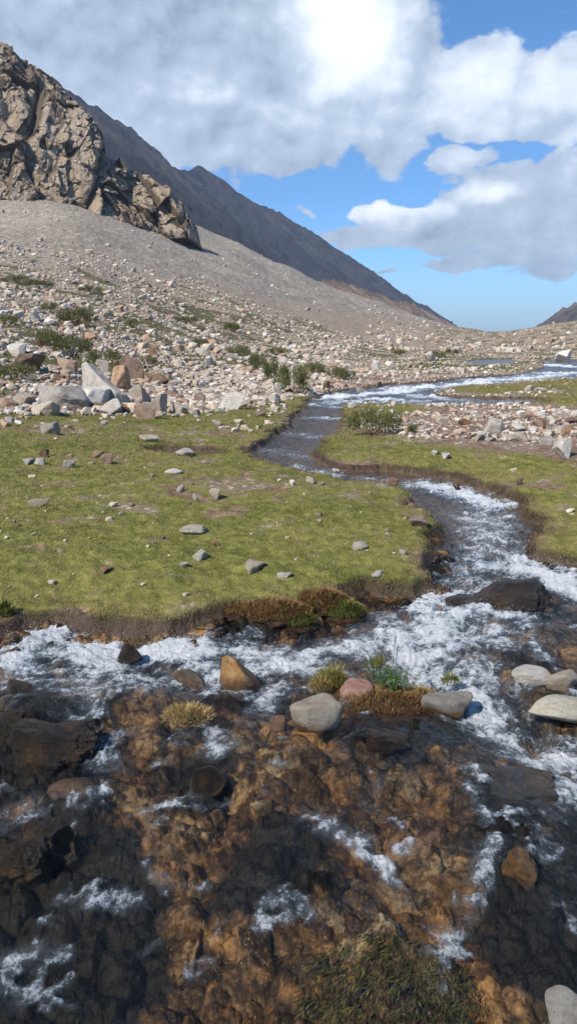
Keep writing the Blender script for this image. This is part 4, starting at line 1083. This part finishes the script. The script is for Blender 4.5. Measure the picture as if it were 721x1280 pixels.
def clump(name, label, spots, cat='moss clump'):
    """a plant mound: earth part plus blade parts, all under one root"""
    x, y, z, _ = hit(*spots[0][:2]); e = empty(name, (x, y, z)); tag(e, label, cat)
    for (px, py, w, hgt, n, bh, bw, cols, nm) in spots:
        if hgt:
            o, (ox, oy, oz, W) = mound('earth', px, py, w, hgt, None, seed=int(px) % 37); o.parent = e; o.location = (ox - x, oy - y, oz - z - .03)
        o, (ox, oy, oz, W) = tuft(nm, px, py, w * .98, n, bh, bw, cols, None, lean=.7, squash=.6, dome=hgt); o.parent = e; o.location = (ox - x, oy - y, oz - z)
    return e
clump('moss_clump', 'reddish brown and green moss clump at the meadow edge above the rapids',
      [(345,768,90,.06,4200,.05,.003,RED,'foliage'),(400,756,76,.07,3600,.055,.003,RED,'foliage'),(432,768,50,.05,2600,.055,.003,GRN,'foliage'),(310,765,60,.035,1800,.04,.0028,RED,'foliage'),(372,778,50,.04,1800,.05,.003,GRN,'foliage')])
clump('moss_clump', 'brown mossy islet carrying yellow and green tufts in the stream middle',
      [(475,880,130,.055,2600,.03,.002,RED,'moss'),(520,875,60,.05,900,.03,.002,DRY,'moss'),(413,858,42,.05,900,.085,.0022,[(.10,.11,.03),(.22,.22,.06),(.36,.30,.11),(.20,.20,.05)],'grass'),(400,866,30,.04,500,.06,.002,DRY,'grass')])
tuft('grass_tuft', 236, 908, 62, 900, .05, .0022, DRY, 'dry golden grass tuft on a rock in the rapids', lean=1.1, dz=.05)
tuft('grass_tuft', 562, 862, 26, 260, .05, .0018, GRN, 'little green tuft beside the flat grey rock', lean=.8, dz=.04)
tuft('grass_tuft', 4, 768, 26, 500, .09, .003, GRN, 'green grass tuft hanging over the bank at the left edge', lean=.8)
tuft('grass_tuft', 470, 845, 30, 260, .06, .0018, GRN, 'short green tuft behind the reddish rock', lean=.8, dz=.05)

def herb():
    x, y, z, dist = hit(492, 872); e = empty('herb', (x, y, z)); tag(e, 'leafy green herb with thin upright seed stalks on the islet', 'plant')
    r = np.random.default_rng(77); st = []; LV = []; LT = []
    for k in range(46):
        a = r.uniform(0, 6.28); q = r.uniform(0, .085); bx, by = q * math.cos(a) * 1.25, q * math.sin(a) * .7
        hh = r.uniform(.05, .11); tx, ty = bx * 1.5 + r.normal(0, .012), by * 1.4 + r.normal(0, .012)
        st.append(tube([(bx, by, .04), ((bx + tx) / 2, (by + ty) / 2, .06 + hh * .5), (tx, ty, .06 + hh)], .0016, .0008, 4))
        for j in range(16):
            t = r.uniform(.15, 1.05); p = np.array([bx + (tx - bx) * t, by + (ty - by) * t, .06 + hh * t])
            an = r.uniform(0, 6.28); d = np.array([math.cos(an), math.sin(an), r.uniform(.0, .8)]); d /= np.linalg.norm(d); s = np.cross(d, (0, 0, 1)); L = r.uniform(.010, .020)
            LV.append([p, p + d * L * .5 + s * L * .25, p + d * L, p + d * L * .5 - s * L * .25]); c = r.random(); LT.append(np.array((.06, .12, .025)) * (1 - c) + np.array((.16, .24, .06)) * c)
    V = np.array(LV).reshape(-1, 3); mk('foliage', V, np.arange(len(V)).reshape(-1, 4), M['leaf'], e, False, dict(tint=np.repeat(np.array(LT), 4, 0)))
    V, Fc = join(st); mk('stem', V, Fc, M['leaf'], e, True, dict(tint=np.tile((.08, .13, .03), (len(V), 1))))
    for sx, hh in ((-.015, .30), (.0, .25)):
        V, Fc = tube([(sx, 0, .05), (sx + .004, 0, .05 + hh * .5), (sx + .012, 0, .05 + hh)], .0018, .0011, 5)
        h = [tube([(sx + .012 + .002 * math.sin(k), .002 * math.cos(k * 2), .05 + hh - .01 * k), (sx + .012 + .007 * math.sin(k * 2.4), .006 * math.cos(k * 2.4), .055 + hh - .01 * k), (sx + .012, 0, .064 + hh - .01 * k)], .003, .001, 5) for k in range(6)]
        V = np.array(V); o = mk('seed_stalk', V, np.array(Fc), M['leaf'], e, True, dict(tint=np.tile((.10, .10, .04), (len(V), 1))))
        HV, HF = join(h); s = mk('seed_head', HV, HF, M['leaf'], o, True, dict(tint=np.tile((.07, .05, .03), (len(HV), 1))))
herb()

def weed():
    n = 1500
    x0, y0 = flat(490, 1225); a = RNG.uniform(0, 6.28, n); q = np.sqrt(RNG.random(n)); x = x0 + np.cos(a) * q * .30; y = y0 + np.sin(a) * q * .17
    z = terrain(x, y) + RNG.uniform(.0, .03, n)
    z = np.clip(z, wlev(x, y) - .02, wlev(x, y) + .008)
    dr = -1.0 + RNG.normal(0, .45, n); L = RNG.uniform(.02, .055, n); w = RNG.uniform(.0012, .0026, n)
    dx, dy = -np.cos(dr) * L, -np.abs(np.sin(dr)) * L; sx, sy = -dy / L * w, dx / L * w
    P = lambda t, s, u: np.stack([x + dx * t + sx * s, y + dy * t + sy * s, z + u], 1)
    V = np.stack([P(0, -.5, 0), P(0, .5, 0), P(.5, 1, .006), P(.5, -1, .006), P(1, 0, .004)], 1).reshape(-1, 3)
    f = np.array([(0, 1, 2), (0, 2, 3), (3, 2, 4)]); Fc = (f[None] + np.arange(n)[:, None, None] * 5).reshape(-1, 3)
    c = np.array([(.02,.02,.008),(.05,.05,.015),(.10,.11,.03),(.20,.20,.06)]); t = np.clip(RNG.normal(.38, .28, n), 0, .99) * 3; i = t.astype(int); u = (t - i)[:, None]
    tag(mk('water_weed', V, Fc, M['leaf'], smooth=False, attrs=dict(tint=np.repeat(c[i] * (1 - u) + c[np.minimum(i + 1, 3)] * u, 5, 0))), 'dark green water weed combed by the current near the bottom edge', 'weed', kind='stuff')
weed()

# ------------------------------------------------------------------ sky
SUN_DIR = Vector((-.52, -.52, .68)).normalized()
sun_el = math.asin(SUN_DIR.z); sun_az = math.atan2(SUN_DIR.x, SUN_DIR.y)
def world():
    w = bpy.data.worlds.new('World'); S.world = w; w.use_nodes = True; t = w.node_tree; t.nodes.clear()
    m = NT.__new__(NT); m.m = None; m.t = t; m.out = t.nodes.new('ShaderNodeOutputWorld')
    sky = m.n('TexSky', _sky_type='NISHITA', _sun_disc=False, _sun_elevation=sun_el, _sun_rotation=sun_az, _altitude=3000., _air_density=1.0, _dust_density=.5, _ozone_density=2.0)
    hs = m.n('HueSaturation', Saturation=1.35, Value=1.0); m.l(sky.outputs[0], hs.inputs['Color'])
    bg = m.n('Background', Strength=.12); m.l(hs.outputs[0], bg.inputs['Color'])
    geo = m.n('TexCoord').outputs['Generated']; sp = m.n('SeparateXYZ'); m.l(geo, sp.inputs[0])
    az = m.math('ARCTAN2', sp.outputs[0], sp.outputs[1]); el = m.math('ARCSINE', sp.outputs[2])
    cb = m.n('CombineXYZ'); m.l(az, cb.inputs[0]); m.l(m.math('MULTIPLY', el, 1.), cb.inputs[1]); p0 = cb.outputs[0]
    # noise warp for billowing edges
    def warp(src, sc, amt, det=5, strx=1.0):
        mp = m.n('Mapping'); mp.inputs['Scale'].default_value = (strx, 1.5, 1); m.l(src, mp.inputs[0])
        nz = m.n('TexNoise', Scale=sc, Detail=det, Roughness=.55); m.l(mp.outputs[0], nz.inputs['Vector'])
        su = m.n('VectorMath', _operation='SUBTRACT'); m.l(nz.outputs['Color'], su.inputs[0]); su.inputs[1].default_value = (.5, .5, .5)
        sc_ = m.n('VectorMath', _operation='SCALE'); m.l(su.outputs[0], sc_.inputs[0]); sc_.inputs['Scale'].default_value = amt
        ad = m.n('VectorMath', _operation='ADD'); m.l(src, ad.inputs[0]); m.l(sc_.outputs[0], ad.inputs[1]); return ad.outputs[0]
    p1 = warp(p0, 10, .055, 7)
    def blobs(src, lst, addm=False):
        acc = None
        for px, py, rx, ry, wt in lst:
            r = ray(px, py); a = math.atan2(r[0], r[1]); e = math.atan2(r[2], math.hypot(r[0], r[1])); kx = 1 / math.cos(e)
            s1 = m.n('VectorMath', _operation='SUBTRACT'); m.l(src, s1.inputs[0]); s1.inputs[1].default_value = (a, e, 0)
            s2 = m.n('VectorMath', _operation='MULTIPLY'); m.l(s1.outputs[0], s2.inputs[0]); s2.inputs[1].default_value = (F / rx, F / ry, 0)
            ln = m.n('VectorMath', _operation='DOT_PRODUCT'); m.l(s2.outputs[0], ln.inputs[0]); m.l(s2.outputs[0], ln.inputs[1])
            g = m.math('MULTIPLY', m.math('EXPONENT', m.math('MULTIPLY', ln.outputs['Value'], -1.)), wt)
            acc = g if acc is None else m.math('ADD' if addm else 'MAXIMUM', acc, g)
        return acc
    CL = [(120,60,240,120,1.3),(330,70,190,120,1.3),(360,170,110,45,1.0),(250,180,120,35,.8),(480,150,80,60,1.),(470,60,90,90,1.1),(150,160,120,40,.5),
          (610,110,80,58,1.25),(690,110,60,50,1.2),(620,150,120,28,1.1),(570,200,34,22,1.0),(600,195,30,20,.9),(700,200,70,22,.7),
          (610,240,45,22,1.1),(500,268,75,20,1.1),(650,262,150,42,1.0),(540,292,180,20,1.0),(640,215,120,26,.8),(640,325,150,14,.85),(480,345,90,9,.6),(700,300,110,26,1.0),(610,285,170,34,1.0),(450,300,60,14,.8),(380,265,20,8,.6),(700,25,30,10,.45),(490,20,60,22,.8),(690,340,100,20,.7),
          (-500,150,420,160,1.2),(1400,100,420,130,1.2),(360,-1500,500,150,.5),(2400,150,600,120,1.),(-1800,150,600,120,1.)]
    Dn = blobs(p1, CL)
    p2 = warp(p0, 7, .03, 4)
    def puff(off):
        a = m.n('VectorMath', _operation='ADD'); m.l(p2, a.inputs[0]); a.inputs[1].default_value = off
        v = m.n('TexVoronoi', _feature='SMOOTH_F1', _normalize=True, Scale=15., Detail=2.6, Roughness=.52, Lacunarity=2.3, Smoothness=.35); m.l(a.outputs[0], v.inputs['Vector']); return v.outputs['Distance']
    pf, pf2 = puff((0, 0, .3)), puff((.010, -.014, .3))
    mp = m.n('Mapping'); mp.inputs['Scale'].default_value = (1, 1.6, 1); m.l(p0, mp.inputs[0])
    fb = m.n('TexNoise', Scale=11., Detail=9., Roughness=.58, Distortion=.25); m.l(mp.outputs[0], fb.inputs['Vector'])
    mp2 = m.n('Mapping'); mp2.inputs['Scale'].default_value = (1, 1.6, 1); mp2.inputs['Location'].default_value = (.012, -.022, 0); m.l(p0, mp2.inputs[0])
    fb2 = m.n('TexNoise', Scale=11., Detail=5., Roughness=.55, Distortion=.25); m.l(mp2.outputs[0], fb2.inputs['Vector'])
    D = m.math('ADD', Dn, m.math('MULTIPLY', m.math('SUBTRACT', fb.outputs['Fac'], .5), .75))
    D = m.math('ADD', D, m.math('MULTIPLY', m.math('SUBTRACT', .36, pf), .9))
    alpha = m.mr(D, .53, .66)
    # brightness: towards the sun side and the high tops bright, deep bases grey
    BR = [(435,40,66,62,.85),(465,85,60,50,.45),(250,105,80,28,.28),(330,130,70,24,.22),(600,95,70,35,.50),(690,100,60,40,.48),(560,120,60,30,.30),(400,150,90,35,.18),
          (610,236,40,14,.60),(480,262,70,16,.50),(575,195,30,16,.35),(620,150,120,30,.22),(650,260,120,20,.12),(600,190,150,26,.15),(90,95,60,18,.12),
          (-500,100,420,100,.4),(1400,60,420,80,.4),(360,-1500,500,100,.3)]
    DK = [(150,40,260,55,.14),(360,205,90,22,.10),(500,30,70,40,.05),(650,290,180,14,.02)]
    br = m.math('SUBTRACT', blobs(p2, BR), blobs(p2, DK, True))
    br = m.math('ADD', br, m.math('MULTIPLY', m.math('SUBTRACT', pf2, pf), .8))
    rel = m.math('MULTIPLY', m.math('SUBTRACT', fb.outputs['Fac'], fb2.outputs['Fac']), .55)
    br = m.math('ADD', m.math('ADD', br, .36), rel)
    br = m.math('ADD', br, m.math('MULTIPLY', m.math('SUBTRACT', fb.outputs['Fac'], .5), .35))
    ccol = m.ramp(br, [(0.08, (.19, .245, .32)), (.30, (.35, .42, .51)), (.5, (.47, .55, .65)), (.72, (.74, .80, .87)), (.95, (.96, .98, 1.0))])
    cbg = m.n('Background', Strength=.9); m.l(ccol, cbg.inputs['Color'])
    mx = m.n('MixShader'); m.l(m.math('MULTIPLY', alpha, .97), mx.inputs[0]); m.l(bg.outputs[0], mx.inputs[1]); m.l(cbg.outputs[0], mx.inputs[2])
    vb = m.n('Background', Strength=1.0); vb.inputs['Color'].default_value = (.13, .235, .41, 1)
    m2 = m.n('MixShader'); m.l(m.mr(el, .13, -.01, 0, .88), m2.inputs[0]); m.l(mx.outputs[0], m2.inputs[1]); m.l(vb.outputs[0], m2.inputs[2])
    m.l(m2.outputs[0], m.out.inputs['Surface'])
    w.cycles.sampling_method = 'MANUAL'; w.cycles.sample_map_resolution = 512
world()
sl = bpy.data.lights.new('sun', 'SUN'); sl.energy = 5.0; sl.angle = math.radians(.53); sl.color = (1, .92, .80)
so = bpy.data.objects.new('sun', sl); COL.objects.link(so); so.rotation_euler = (-SUN_DIR).to_track_quat('-Z', 'Y').to_euler()

# ------------------------------------------------------------------ haze
HAZE = True
if HAZE:
    bm = bmesh.new(); bmesh.ops.create_cube(bm, size=1); me = bpy.data.meshes.new('haze'); bm.to_mesh(me); bm.free()
    o = bpy.data.objects.new('haze', me); COL.objects.link(o)
    o.scale = (6800, 4300, 1800); o.location = (0, 1500, 50)
    hm = bpy.data.materials.new('haze'); hm.use_nodes = True; t = hm.node_tree; t.nodes.clear(); ou = t.nodes.new('ShaderNodeOutputMaterial')
    pv = t.nodes.new('ShaderNodeVolumePrincipled'); pv.inputs['Density'].default_value = .00013; pv.inputs['Color'].default_value = (.62, .78, 1, 1); pv.inputs['Anisotropy'].default_value = .2
    t.links.new(pv.outputs[0], ou.inputs['Volume']); me.materials.append(hm); tag(o, 'thin bluish air between the camera and the far mountains', 'haze', kind='stuff')

# ------------------------------------------------------------------ camera and output
cd = bpy.data.cameras.new('camera'); cam = bpy.data.objects.new('camera', cd); COL.objects.link(cam)
cd.sensor_fit = 'VERTICAL'; cd.sensor_height = 24; cd.lens = 24 * F / 1280; cd.clip_start = .05; cd.clip_end = 20000
cam.location = (0, 0, CZ); cam.rotation_euler = (math.pi / 2 - TH, 0, 0)
S.camera = cam
S.view_settings.view_transform = 'Standard'; S.view_settings.look = 'None'; S.view_settings.exposure = .65; S.view_settings.gamma = 1
S.cycles.max_bounces = 6; S.cycles.diffuse_bounces = 2; S.cycles.glossy_bounces = 2; S.cycles.transparent_max_bounces = 12; S.cycles.volume_bounces = 0
S.cycles.use_denoising = True; S.cycles.sample_clamp_direct = 8; S.cycles.sample_clamp_indirect = 4
